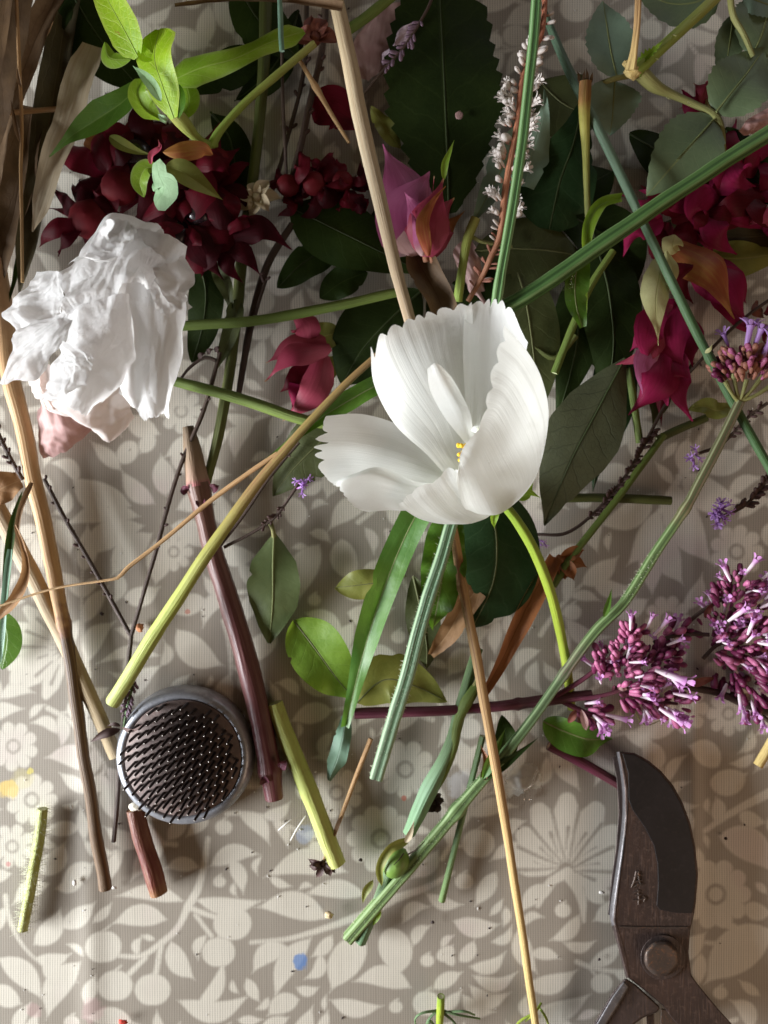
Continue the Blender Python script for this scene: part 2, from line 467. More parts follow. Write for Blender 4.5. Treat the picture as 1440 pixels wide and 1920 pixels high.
# ------------------------------------------------------------------ the printed oilcloth
def cloth_z(x, y):
    """gentle fold lines of a cloth that was once folded, metres"""
    px = x / PX + 720; py = 960 - y / PX
    z = 0.00045 * np.sin(px / 137.0 + 0.6 * np.sin(py / 260.0)) + 0.0004 * np.sin(py / 190.0 + px / 400.0 + 1.0)
    z = z + 0.0009 * np.exp(-((px - 165 - 0.012 * (py - 1500)) / 24.0) ** 2) * np.clip((py - 1000) / 300.0, 0, 1)
    z = z + 0.0010 * np.exp(-((px - 1302) / 16.0) ** 2) * np.exp(-((py - 1500) / 420.0) ** 2)
    z = z + 0.0010 * np.exp(-((px - 1225) / 30.0) ** 2) * np.exp(-((py - 1370) / 130.0) ** 2)
    z = z + 0.0007 * np.exp(-((px - 520) / 34.0) ** 2) * np.exp(-((py - 1180) / 320.0) ** 2)
    z = z + 0.0008 * np.exp(-((px - 1250) / 45.0) ** 2) * np.exp(-((py - 60) / 90.0) ** 2)
    return z - 0.0016

def build_cloth():
    x0, x1, y0, y1 = -140, 1580, -140, 2060
    fx = np.arange(x0, x1 + 1, 3.4); fy = np.arange(y0, y1 + 1, 3.4)
    gx = np.concatenate([np.linspace(-1500, x0 - 20, 30), fx, np.linspace(x1 + 20, 2940, 30)])
    gy = np.concatenate([np.linspace(-1300, y0 - 20, 30), fy, np.linspace(y1 + 20, 3220, 30)])
    X, Y = np.meshgrid(fx, fy)
    D = np.full(X.shape, 60.0)                 # distance in pixels to the pale print (negative inside)
    def stroke(pts, rad, K=26, cut=False, grow=0.0):
        c = cr(np.array([(p[0], p[1], 0) for p in pts]), K)[:, :2]
        r = np.array(rad(np.linspace(0, 1, K))) if callable(rad) else np.interp(np.linspace(0, 1, K), np.linspace(0, 1, len(rad)), rad)
        m = 40 + r.max()
        i0, i1 = np.searchsorted(fx, [c[:, 0].min() - m, c[:, 0].max() + m]); j0, j1 = np.searchsorted(fy, [c[:, 1].min() - m, c[:, 1].max() + m])
        if i1 <= i0 or j1 <= j0: return
        xs, ys = X[j0:j1, i0:i1], Y[j0:j1, i0:i1]
        d = np.full(xs.shape, 1e3)
        for (cx, cy), rr in zip(c, r): d = np.minimum(d, np.hypot(xs - cx, ys - cy) - rr)
        if cut: D[j0:j1, i0:i1] = np.maximum(D[j0:j1, i0:i1], -d)
        else: D[j0:j1, i0:i1] = np.minimum(D[j0:j1, i0:i1], d)
    LF = lambda R: (lambda t: 0.4 + 1.02 * R * np.sin(np.pi * np.clip(t, 0, 1) ** 0.85) ** 1.55)
    def lf(ax, ay, bx, by, R, bend=0.12):
        mx, my = (ax + bx) / 2 - (by - ay) * bend, (ay + by) / 2 + (bx - ax) * bend
        stroke([(ax, ay), (mx, my), (bx, by)], LF(R))
    def berry(x, y, R): 
        stroke([(x - R * .15, y), (x + R * .15, y)], [R, R], 4)
        stroke([(x, y - R), (x + R * .4, y - R * 1.35)], [3, 1.5], 4)
    def line(pts, r, cut=False): stroke(pts, r if isinstance(r, list) else [r, r], 30, cut)
    def ring(x, y, R, n=9, rot=0.0):
        for k in range(n):
            a = rot + 6.283 * k / n
            stroke([(x + R * .45 * math.cos(a), y + R * .45 * math.sin(a)), (x + R * .8 * math.cos(a), y + R * .8 * math.sin(a))], [R * .2, R * .27], 6)
        stroke([(x - .1, y), (x + .1, y)], [R * .66, R * .66], 4)
        c = [(x + R * .27 * math.cos(a), y + R * .27 * math.sin(a)) for a in np.linspace(0, 6.283, 14)]
        line(c, R * .055, True)
    # --- motifs read off the photograph, from the bottom left round to the right
    line([(388, 1576), (380, 1630), (368, 1672), (350, 1705)], [5, 6, 7, 8])
    lf(372, 1630, 305, 1632, 13); lf(392, 1628, 488, 1606, 17, -.15); lf(362, 1690, 496, 1692, 16, .1); lf(345, 1694, 212, 1684, 15, .1)
    line([(352, 1700), (330, 1745), (296, 1775), (262, 1796), (222, 1796)], [7, 6, 6, 5, 4]); berry(192, 1778, 29); lf(312, 1728, 206, 1736, 20, .12)
    berry(434, 1736, 31); berry(408, 1790, 27); lf(318, 1768, 364, 1842, 19); line([(352, 1705), (390, 1720), (420, 1728)], 5); line([(365, 1720), (395, 1760)], 4)
    berry(214, 1852, 28); berry(284, 1860, 29); line([(270, 1800), (240, 1830)], 5); line([(300, 1775), (290, 1830)], 5)
    lf(150, 1806, 84, 1916, 24); lf(-8, 1800, 78, 1880, 22, -.1); lf(60, 1775, 112, 1705, 20); ring(57, 1502, 46, 9); ring(20, 1590, 40, 8, .3)
    lf(70, 1640, 120, 1580, 20); lf(90, 1660, 20, 1700, 16); lf(100, 1670, 160, 1640, 12); lf(330, 1880, 470, 1870, 20, .2); lf(360, 1905, 420, 1800, 14)
    ring(714, 1577, 60, 10); ring(760, 1446, 52, 9, .2); ring(631, 1490, 46, 9, .4)
    lf(652, 1640, 492, 1650, 24, .16); lf(688, 1684, 566, 1682, 17, .1); lf(614, 1728, 476, 1706, 25, .12); line([(680, 1720), (610, 1745), (540, 1765), (470, 1772)], [8, 6, 5, 4])
    lf(684, 1760, 618, 1866, 30, .05); lf(726, 1748, 752, 1832, 30, -.05); lf(584, 1762, 512, 1880, 20, .1); lf(772, 1856, 660, 1846, 20, .15); lf(618, 1880, 720, 1890, 16)
    line([(690, 1716), (740, 1690), (800, 1668), (850, 1640)], [10, 8, 6, 4]); lf(800, 1680, 870, 1700, 12); lf(560, 1880, 500, 1910, 18)
    for k, a in enumerate([-2.9, -2.45, -2.0, -1.55, -1.1, -.65, -.2, .3]):       # the big open flower beside the secateurs
        L = [95, 100, 120, 128, 125, 112, 100, 92][k]
        c, s = math.cos(a), math.sin(a)
        stroke([(1062 + 16 * c, 1633 + 16 * s), (1062 + .6 * L * c, 1633 + .6 * L * s), (1062 + L * c, 1633 + L * s)], [2, 22, 30, 17])
        line([(1062 + 14 * c, 1633 + 14 * s), (1062 + .5 * L * math.cos(a - .24), 1633 + .5 * L * math.sin(a - .24)), (1062 + .98 * L * math.cos(a - .25), 1633 + .98 * L * math.sin(a - .25))], [1.5, 2.6, 3.6], True)
        line([(1062 + .30 * L * c, 1633 + .30 * L * s), (1062 + .62 * L * math.cos(a + .04), 1633 + .62 * L * math.sin(a + .04))], [.8, 3.4], True)
    line([(1062, 1640), (1030, 1660), (1010, 1700)], [10, 8, 5]); line([(1066, 1640), (1090, 1680), (1096, 1730)], [12, 10, 3]); lf(1040, 1665, 975, 1715, 16); lf(1100, 1650, 1140, 1700, 13)
    for b in [(880, 1850, 960, 1862, 15, .3), (886, 1832, 972, 1824, 13, .25), (880, 1816, 950, 1786, 13, .2), (862, 1806, 890, 1765, 13, .1), (868, 1868, 930, 1900, 14, .2), (850, 1815, 832, 1780, 10, 0)]: lf(*b)
    lf(820, 1800, 850, 1775, 13); lf(975, 1740, 1010, 1830, 18); lf(985, 1850, 1085, 1820, 18); lf(1000, 1900, 1110, 1865, 18); lf(850, 1730, 940, 1735, 18)
    lf(1350, 1568, 1452, 1640, 30, -.15); line([(1325, 1560), (1370, 1530), (1445, 1490)], [5, 7, 9]); lf(1345, 1545, 1345, 1495, 13); lf(1390, 1525, 1440, 1545, 14); lf(1310, 1590, 1330, 1640, 10)
    ring(1345, 1680, 62, 10); line([(1330, 1730), (1380, 1745), (1366, 1772), (1320, 1770)], [4, 8, 7, 3]); lf(1450, 1745, 1322, 1850, 40, .06); lf(1400, 1700, 1450, 1715, 16)
    lf(1335, 1470, 1405, 1452, 24); lf(1350, 1440, 1290, 1398, 22)
    # the long leaf spray right of the flower
    for b in [(1262, 900, 1342, 1062, 34, .1), (1243, 985, 1284, 1098, 26, .1), (1236, 955, 1176, 1062, 24, -.1), (1228, 925, 1120, 985, 24, -.12), (1280, 885, 1400, 940, 30, .15),
              (1300, 860, 1420, 850, 24, .1), (1220, 1000, 1225, 1120, 22, 0), (1190, 890, 1110, 900, 18, .1), (1110, 1080, 1190, 1100, 16, .2), (1060, 1160, 1150, 1195, 16, .2)]: lf(*b)
    line([(1330, 800), (1285, 880), (1240, 960), (1210, 1060), (1190, 1120)], [8, 8, 7, 6, 4])
    ring(1285, 1330, 44, 8); ring(1370, 1340, 40, 8); ring(1385, 1035, 48, 9)
    # the fan spray at the left
    for b in [(245, 948, 128, 890, 30, -.12), (290, 945, 225, 880, 17, -.1), (262, 968, 118, 985, 21, .12), (270, 985, 140, 1050, 26, .1), (285, 1000, 205, 1085, 24, .1), (305, 1005, 290, 1100, 24, 0),
              (320, 985, 395, 1030, 22, -.1), (330, 955, 400, 900, 18, .1), (310, 930, 300, 850, 20, 0)]: lf(*b)
    for b in [(250, 830, 222, 870, 18, 0), (285, 815, 262, 850, 14, 0), (330, 840, 345, 890, 16, 0)]: lf(*b)
    ring(338, 770, 40, 8); ring(325, 1035, 34, 8)
    for k in range(7):                                                            # the petalled flower left of the needle holder
        a = 1.9 + k * .42
        stroke([(120 + 20 * math.cos(a), 1215 + 20 * math.sin(a)), (120 + 110 * math.cos(a), 1215 + 95 * math.sin(a))], [3, 15, 17, 8])
        line([(120 + 35 * math.cos(a), 1215 + 35 * math.sin(a)), (120 + 80 * math.cos(a), 1215 + 72 * math.sin(a))], [1, 3.5], True)
    for b in [(230, 1120, 300, 1100, 18), (215, 1180, 310, 1170, 16), (330, 1180, 420, 1250, 26), (300, 1230, 180, 1245, 12), (520, 1190, 470, 1250, 20), (560, 1270, 640, 1290, 18), (600, 1020, 560, 1130, 26),
              (640, 1010, 670, 1090, 24), (560, 990, 530, 930, 20), (650, 1150, 740, 1140, 22), (620, 1180, 600, 1290, 18), (700, 1210, 760, 1260, 22)]: lf(*b)
    # --- the rest of the repeat: packed leaves, berries and little ring flowers
    rnd = random.Random(11)
    def free(pts, gap):
        for x, y in pts:
            i = int((x - x0) / 3.4); j = int((y - y0) / 3.4)
            if i < 0 or j < 0 or i >= len(fx) or j >= len(fy): return False
            if D[j, i] < gap: return False
        return True
    flow = lambda x, y: 1.1 + 1.4 * math.sin(x / 210.0 + 1.0) + 1.2 * math.cos(y / 260.0 + x / 500.0)
    def try_leaf(x, y, a, L, R, bend, gap):
        bx, by = x + L * math.cos(a), y + L * math.sin(a)
        mx, my = (x + bx) / 2 - (by - y) * bend, (y + by) / 2 + (bx - x) * bend
        nx, ny = -math.sin(a) * R * .8, math.cos(a) * R * .8
        if free([((x + mx) / 2, (y + my) / 2), (mx, my), (bx, by), (mx + nx, my + ny), (mx - nx, my - ny)], gap):
            lf(x, y, bx, by, R, bend); return True
        return False
    for k in range(900):                                   # curved sprigs with paired leaves and a berry or two
        x, y = rnd.uniform(x0, x1), rnd.uniform(y0, y1); L = rnd.uniform(120, 250); a = rnd.uniform(0, 6.28); cv = rnd.uniform(-1.0, 1.0)
        pts = []; px_, py_, aa = x, y, a
        for q in range(9): pts.append((px_, py_)); px_ += L / 8 * math.cos(aa); py_ += L / 8 * math.sin(aa); aa += cv / 8
        if not free(pts, 12): continue
        line(pts, [5, 4.5, 3.5, 2.5])
        for q in range(1, 8):
            for sd in ((1, -1) if rnd.random() < .75 else (rnd.choice([1, -1]),)):
                an = a + cv * q / 8 + sd * rnd.uniform(.6, .95); Lq = rnd.uniform(58, 105) * (1 - .04 * q)
                sx, sy = pts[q][0] + 9 * math.cos(an), pts[q][1] + 9 * math.sin(an)
                bx, by = sx + Lq * math.cos(an), sy + Lq * math.sin(an); Rr = Lq * rnd.uniform(.17, .22)
                nx, ny = -math.sin(an) * Rr, math.cos(an) * Rr; mx, my = (sx + bx) / 2, (sy + by) / 2
                if free([(mx, my), (bx, by), (mx + nx, my + ny), (mx - nx, my - ny)], 7):
                    if rnd.random() < .2: berry(mx, my, Rr * 1.5); line([pts[q], (mx, my)], 2.5)
                    else: lf(pts[q][0], pts[q][1], bx, by, Rr, -sd * rnd.uniform(.05, .2))
        try_leaf(*pts[-1], aa, rnd.uniform(60, 95), 19, .05, -50)
    for k in range(9000):
        x, y = rnd.uniform(x0, x1), rnd.uniform(y0, y1); big = 1.0 - k / 9000.0; kind = rnd.random()
        if kind < .12 and big > .5:
            R = rnd.uniform(36, 52)
            if free([(x + R * math.cos(a), y + R * math.sin(a)) for a in np.linspace(0, 6.283, 9)] + [(x, y)], 8): ring(x, y, R, 9, rnd.random())
        elif kind < .24:
            R = rnd.uniform(14, 28) * (.6 + .4 * big)
            if free([(x + R * math.cos(a), y + R * math.sin(a)) for a in np.linspace(0, 6.283, 9)] + [(x, y)], 6.5): berry(x, y, R)
        else:
            L = rnd.uniform(56, 112) * (.40 + .60 * big); a = flow(x, y) + rnd.choice([-.7, .7, 0, 2.3]) + rnd.uniform(-.25, .25)
            try_leaf(x, y, a, L, L * rnd.uniform(.16, .22), rnd.uniform(-.25, .25), 5.5)
    S = np.clip(D, -20, 20)
    NX, NY = len(gx), len(gy)
    GX, GY = np.meshgrid(gx, gy)
    wx, wy = (GX - 720) * PX, (960 - GY) * PX
    V = np.stack([wx, wy, cloth_z(wx, wy)], -1).reshape(-1, 3)
    full = np.full((NY, NX), 8.0)
    full[30:-30, 30:-30] = S
    # outside the measured sheet the repeat goes on
    jj = np.arange(NY)[:, None]; ii = np.arange(NX)[None, :]
    mj = np.clip(np.abs(((GY - y0) % (2 * (y1 - y0))) - (y1 - y0)) / 3.4, 0, len(fy) - 1).astype(int); mi = np.clip(np.abs(((GX - x0) % (2 * (x1 - x0))) - (x1 - x0)) / 3.4, 0, len(fx) - 1).astype(int)
    outm = np.ones((NY, NX), bool); outm[30:-30, 30:-30] = False
    full[outm] = S[mj[outm], mi[outm]]
    a = np.arange(NX * NY).reshape(NY, NX)
    Q = np.stack([a[1:, :-1], a[1:, 1:], a[:-1, 1:], a[:-1, :-1]], -1).reshape(-1, 4)
    me = bpy.data.meshes.new('tablecloth')
    me.vertices.add(len(V)); me.vertices.foreach_set('co', V.astype(np.float32).ravel())
    me.loops.add(Q.size); me.loops.foreach_set('vertex_index', Q.astype(np.int32).ravel())
    me.polygons.add(len(Q)); me.polygons.foreach_set('loop_start', np.arange(0, Q.size, 4, dtype=np.int32))
    me.polygons.foreach_set('use_smooth', np.ones(len(Q), bool))
    me.attributes.new('print', 'FLOAT', 'POINT').data.foreach_set('value', full.ravel().astype(np.float32))
    me.update(calc_edges=True); me.validate()
    o = bpy.data.objects.new('tablecloth', me); COL.objects.link(o)
    k = NT('printed oilcloth')
    obj = k.n('TexCoord').outputs['Object']
    at = k.n('Attribute', attribute_name='print').outputs['Fac']
    d = k.math('ADD', at, k.math('MULTIPLY', k.math('SUBTRACT', k.noise(obj, 900, 2), 0.5), 3.0))
    pale = k.math('SUBTRACT', 1.0, k.step(d, -3.8, 3.8))
    sep = k.n('SeparateXYZ'); k.set(sep.inputs[0], obj)
    x, y = sep.outputs[0], sep.outputs[1]
    wobx = k.math('MULTIPLY', k.noise(obj, 18, 2), 0.0022)
    def wave(c, per, o2=None):
        return k.math('SINE', k.math('MULTIPLY', k.math('ADD', c, wobx), 6.2832 / per))
    warp = wave(x, 0.00117); weft = wave(y, 0.00098)
    thick = k.noise(k.scale(obj, 900, 25), 1.0, 2); thick2 = k.noise(k.scale(obj, 25, 900), 1.0, 2)
    weave = k.math('ADD', k.math('MULTIPLY', warp, k.math('ADD', 0.35, thick)), k.math('MULTIPLY', weft, k.math('MULTIPLY', thick2, 0.55)))
    n1 = k.noise(obj, 25, 4)
    cream = k.mix(n1, (0.62, 0.582, 0.498), (0.70, 0.665, 0.585)); taupe = k.mix(n1, (0.300, 0.265, 0.220), (0.360, 0.324, 0.275))
    rose = k.mix(k.step(k.noise(obj, 22, 2), 0.56, 0.7), cream, (0.62, 0.55, 0.50))
    wearn = k.math('ADD', 0.78, k.math('MULTIPLY', k.noise(obj, 55, 5, 0.7), 0.34), True)
    col = k.mix(k.math('MULTIPLY', pale, wearn), taupe, rose)
    gap = k.step(weave, -0.2, -1.1)
    col = k.mix(k.math('MULTIPLY', gap, 0.85), col, k.mix(0.6, col, (0.10, 0.085, 0.075)))
    # paint stains
    for (sx, sy, rr, c, am) in [(562, 1808, 17, (0.10, 0.22, 0.50), .8), (570, 1567, 20, (0.35, 0.42, 0.62), .45), (14, 1482, 20, (0.72, 0.52, 0.14), .75), (40, 1462, 24, (0.62, 0.55, 0.24), .3), (12, 1624, 6, (0.5, 0.14, 0.14), .6), (54, 1447, 7, (.7, .6, .1), .6),
                            (60, 1898, 16, (0.60, 0.34, 0.36), .25), (172, 1896, 26, (0.62, 0.38, 0.40), .28), (758, 1500, 6, (0.5, 0.10, 0.06), .7), (351, 1147, 6, (0.5, 0.12, 0.08), .6), (1235, 180, 20, (.4, .36, .34), .4), (870, 1480, 34, (.75, .78, .85), .35)]:
        wx_, wy_ = (sx - 720) * PX, (960 - sy) * PX
        dx = k.math('SUBTRACT', x, wx_); dy = k.math('SUBTRACT', y, wy_)
        rr2 = k.math('SQRT', k.math('ADD', k.math('MULTIPLY', dx, dx), k.math('MULTIPLY', dy, dy)))
        f = k.math('ADD', k.math('DIVIDE', rr2, rr * PX), k.math('MULTIPLY', k.math('SUBTRACT', k.noise(obj, 260, 3), 0.5), 1.1))
        f = k.math('MULTIPLY', k.math('SUBTRACT', 1.0, k.step(f, 0.65, 1.05)), am)
        col = k.mix(f, col, c)
    hg = k.math('ADD', k.math('MULTIPLY', weave, 0.5), k.math('MULTIPLY', k.noise(obj, 1500, 2), 0.3))
    nb = k.bump(hg, 0.16, 0.0002)
    me.materials.append(k.bsdf(col, 0.42, 0.45, 0, nb))
    o['kind'] = 'structure'
    return o
cloth = build_cloth()
# ------------------------------------------------------------------ palette
M = {}
M['pith'] = plain_mat('pale cut pith', (0.62, 0.66, 0.42), (0.5, 0.52, 0.3), 0.7, sc=900)
M['pithw'] = plain_mat('white cut pith', (0.72, 0.70, 0.62), (0.55, 0.5, 0.4), 0.7, sc=900)
M['woodcut'] = plain_mat('cut wood', (0.42, 0.27, 0.17), (0.28, 0.16, 0.1), 0.7, sc=700)
M['straw'] = stem_mat('pale straw', [(0, (.52, .42, .26)), (.15, (.48, .38, .24)), (.45, (.50, .41, .28)), (1, (.42, .30, .19))], (.36, .22, .11), .5, 20, 1.2, .55)
M['reed'] = stem_mat('tan reed', [(0, (.50, .30, .16)), (.4, (.55, .34, .16)), (.575, (.46, .27, .12)), (.595, (.16, .06, .025)), (.62, (.060, .030, .014)), (.8, (.075, .038, .016)), (1, (.10, .05, .02))], (.40, .25, .11), .38, 13, 1.0, .5)
M['palereed'] = stem_mat('bleached reed', [(0, (.36, .26, .16)), (1, (.44, .34, .20))], (.36, .24, .13), .4, 14, 1.0)
M['strawstem'] = stem_mat('jointed straw', [(0, (.52, .34, .18)), (.11, (.46, .27, .12)), (.125, (.2, .09, .03)), (.15, (.36, .22, .1)), (.5, (.52, .33, .15)), (.75, (.66, .47, .2)), (1, (.68, .52, .22))], (.15, .07, .025), .85, 9, .7, .5)
M['thinstraw'] = stem_mat('thin straw', [(0, (.45, .27, .13)), (1, (.50, .32, .15))], (.28, .15, .06), .4, 8, 3)
M['goldstraw'] = stem_mat('gold straw', [(0, (.62, .47, .18)), (1, (.66, .52, .24))], (.4, .26, .08), .4, 9, 2)
M['cutstem'] = stem_mat('yellow green stem', [(0, (.24, .12, .06)), (.22, (.25, .17, .06)), (.38, (.26, .14, .065)), (.52, (.28, .25, .06)), (.75, (.38, .44, .10)), (1, (.47, .53, .16))], (.33, .37, .08), .4, 14, 2, .45, blotch=(.30, .24, .07))
M['stub'] = stem_mat('lime stub', [(0, (.42, .46, .14)), (.4, (.40, .45, .12)), (1, (.52, .54, .18))], (.3, .34, .07), .4, 14, 2, .45, blotch=(.27, .25, .08))
M['purplestem'] = stem_mat('purple brown stem', [(0, (.13, .065, .045)), (.3, (.10, .040, .036)), (.8, (.085, .020, .026)), (1, (.13, .028, .038))], (.24, .13, .11), .5, 9, 1.5, .4)
M['beigestem'] = stem_mat('beige stem', [(0, (.10, .07, .04)), (.6, (.24, .16, .10)), (.88, (.32, .2, .14)), (1, (.42, .13, .15))], (.13, .07, .04), .4, 12, 1.5)
M['redstub'] = stem_mat('red brown stub', [(0, (.13, .045, .025)), (.5, (.13, .030, .026)), (.85, (.15, .036, .024)), (1, (.24, .11, .04))], (.3, .16, .09), .4, 12, 2, .45, blotch=(.10, .04, .025))
M['ridged'] = stem_mat('silvery green stem', [(0, (.11, .24, .075)), (.42, (.15, .27, .10)), (.47, (.22, .29, .11)), (.55, (.12, .21, .11)), (.75, (.175, .27, .18)), (1, (.24, .34, .225))], (.07, .16, .07), .5, 12, 1.0, .5, groove=(4, .785, (.035, .085, .03), (.34, .46, .26)))
M['darkridge'] = stem_mat('dark green stem', [(0, (.075, .16, .05)), (1, (.10, .19, .05))], (.045, .10, .03), .5, 9, .8, .42, groove=(4, .45, (.025, .06, .018), (.22, .34, .14)))
M['bluestem'] = stem_mat('blue green stem', [(0, (.045, .085, .05)), (.3, (.12, .19, .125)), (.5, (.085, .15, .08)), (.66, (.065, .135, .05)), (1, (.05, .11, .035))], (.15, .22, .14), .35, 10, .8, .45)
M['yellowstub'] = stem_mat('browned hollow stub', [(0, (.20, .09, .03)), (.14, (.24, .12, .03)), (.24, (.40, .36, .08)), (.5, (.34, .34, .08)), (1, (.14, .15, .04))], (.2, .18, .05), .4, 8, 1.5)
M['rosestem'] = stem_mat('rose stem', [(0, (.34, .33, .10)), (.3, (.30, .34, .08)), (1, (.26, .38, .07))], (.4, .42, .16), .3, 10, 2, .45)
M['petiole'] = stem_mat('olive petiole', [(0, (.25, .24, .08)), (1, (.19, .2, .07))], (.3, .26, .12), .3, 8, 2)
M['greenstem'] = stem_mat('mid green stem', [(0, (.10, .15, .03)), (1, (.14, .19, .04))], (.08, .1, .02), .35, 10, 2)
M['ribolive'] = stem_mat('olive rib', [(0, (.115, .125, .05)), (1, (.095, .105, .04))])
M['ribsage'] = stem_mat('sage rib', [(0, (.19, .22, .085)), (1, (.15, .19, .075))])
M['ribdark'] = stem_mat('dark rib', [(0, (.040, .058, .02)), (1, (.030, .048, .016))])
M['brightstem'] = stem_mat('bright green stem', [(0, (.20, .30, .04)), (.4, (.34, .44, .05)), (1, (.36, .44, .05))], (.22, .32, .03), .35, 10, 1.5, .4)
M['olivestem'] = stem_mat('olive stem', [(0, (.07, .085, .02)), (1, (.10, .115, .03))], (.05, .055, .015), .4, 10, 1.5)
M['twig'] = stem_mat('dark twig', [(0, (.055, .035, .025)), (1, (.065, .04, .035))], (.11, .08, .05), .3, 8, 3, .6)
M['maroon'] = stem_mat('maroon stem', [(0, (.09, .02, .035)), (.5, (.12, .025, .05)), (1, (.08, .03, .03))], (.17, .07, .09), .4, 10, 2, .4)
M['verbstem'] = stem_mat('verbena stem', [(0, (.16, .10, .07)), (.155, (.14, .09, .06)), (.17, (.20, .13, .08)), (.2, (.13, .19, .07)), (.38, (.17, .27, .10)), (.46, (.24, .2, .16)), (.49, (.14, .2, .11)), (.62, (.10, .17, .07)), (.72, (.16, .25, .1)), (1, (.26, .38, .15))], (.09, .16, .055), .55, 9, .8, .5, groove=(4, .785, (.05, .085, .03), (.30, .40, .2)))
M['greenthin'] = stem_mat('thin green stem', [(0, (.07, .11, .03)), (.5, (.15, .25, .12)), (1, (.15, .24, .07))], (.22, .34, .22), .3, 8, 1)
M['podstem'] = stem_mat('pod stem', [(0, (.06, .11, .03)), (.5, (.12, .2, .09)), (.75, (.16, .27, .16)), (1, (.16, .3, .15))], (.07, .12, .05), .4, 9, 1)
M['pinkstem'] = stem_mat('rusty pink stalk', [(0, (.36, .12, .07)), (.6, (.44, .18, .1)), (1, (.30, .14, .08))], (.55, .3, .2), .4, 8, 3)
M['podskin'] = plain_mat('green pod skin', (.12, .22, .035), (.17, .28, .06), .45, .4, 120, .15)
M['hair'] = plain_mat('stem hair', (.62, .64, .45), (.7, .7, .55), .6, trans=.3)
# leaves: dark uppers, paler undersides, bright young leaves
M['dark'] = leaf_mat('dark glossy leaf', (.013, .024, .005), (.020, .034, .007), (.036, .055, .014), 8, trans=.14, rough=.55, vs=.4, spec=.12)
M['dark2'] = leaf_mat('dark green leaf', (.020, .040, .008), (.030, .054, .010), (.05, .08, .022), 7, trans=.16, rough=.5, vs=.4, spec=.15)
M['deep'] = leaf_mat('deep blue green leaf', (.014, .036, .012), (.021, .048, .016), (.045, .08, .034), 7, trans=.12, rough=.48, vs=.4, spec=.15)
M['olive'] = leaf_mat('olive underside leaf', (.048, .060, .018), (.064, .076, .024), (.10, .11, .045), 8, trans=.2, rough=.55, vs=.5)
M['oliveback'] = leaf_mat('dull leaf back', (.058, .066, .034), (.078, .088, .044), (.034, .040, .02), 9, trans=.15, rough=.6, vs=.8)
M['greyback'] = leaf_mat('grey green leaf back', (.15, .225, .165), (.185, .265, .19), (.20, .27, .19), 6, trans=.15, rough=.55, vs=.28)
M['rosetop'] = leaf_mat('rose leaf', (.092, .132, .066), (.118, .160, .082), (.18, .22, .11), 7, trans=.15, rough=.5, vs=.25)
M['bright'] = leaf_mat('young lime leaf', (.22, .40, .008), (.29, .46, .012), (.50, .64, .09), 5, 3.0, trans=.5, tcol=(.58, .86, .03), rough=.45, vs=.9, edge=(.34, .46, .05), spots=(.30, .10, .03))
M['lime'] = leaf_mat('lime leaf', (.19, .34, .025), (.25, .40, .035), (.38, .50, .12), 6, trans=.45, tcol=(.45, .70, .05), rough=.45, vs=.5, edge=(.26, .34, .1))
M['mint'] = leaf_mat('pale mint underside', (.25, .40, .22), (.32, .47, .28), (.22, .36, .19), 5, trans=.25, rough=.65, vs=.6, spots=(.4, .3, .2))
M['green'] = leaf_mat('mid green leaf', (.055, .13, .016), (.085, .18, .02), (.16, .26, .05), 7, trans=.3, tcol=(.20, .42, .03), rough=.4, vs=.4)
M['greeny'] = leaf_mat('yellowing green leaf', (.10, .20, .02), (.16, .27, .03), (.20, .28, .06), 7, trans=.3, tcol=(.34, .50, .04), rough=.4, vs=.3, spots=(.10, .05, .02))
M['oval'] = leaf_mat('soft sage leaf', (.100, .140, .050), (.130, .170, .066), (.22, .24, .10), 8, trans=.2, rough=.5, vs=.18)
M['yolive'] = leaf_mat('yellow olive leaf', (.15, .17, .035), (.22, .22, .045), (.28, .27, .08), 7, trans=.25, rough=.5, vs=.3, spots=(.10, .05, .02))
M['blade'] = leaf_mat('grassy blade', (.055, .145, .03), (.085, .19, .035), (.20, .34, .08), 1.2, trans=.32, tcol=(.26, .55, .05), rough=.4, vs=.2)
M['bluedge'] = leaf_mat('silver blade', (.10, .20, .14), (.17, .28, .2), (.3, .42, .33), 1.2, trans=.2, rough=.5, vs=.2)
M['lemon'] = leaf_mat('pale lemon bract', (.48, .48, .22), (.56, .55, .28), (.40, .42, .16), 5, trans=.3, rough=.55, vs=.25)
M['brown'] = leaf_mat('dry brown leaf', (.20, .105, .045), (.29, .16, .07), (.36, .22, .11), 2, trans=.2, rough=.65, vs=.5, spots=(.07, .03, .015))
M['brown2'] = leaf_mat('dry dark brown leaf', (.055, .030, .013), (.10, .056, .023), (.065, .033, .013), 2, trans=.12, rough=.6, vs=.5)
M['rust'] = leaf_mat('rust brown leaf', (.24, .085, .03), (.30, .12, .045), (.17, .06, .02), 3, trans=.25, rough=.6, vs=.5)
M['dryolive'] = leaf_mat('withered olive blade', (.045, .037, .015), (.068, .052, .02), (.08, .06, .025), 1, trans=.12, rough=.6, vs=.5)
M['tan'] = leaf_mat('withered tan blade', (.16, .10, .052), (.22, .14, .078), (.11, .065, .03), 1, trans=.15, rough=.65, vs=.6)
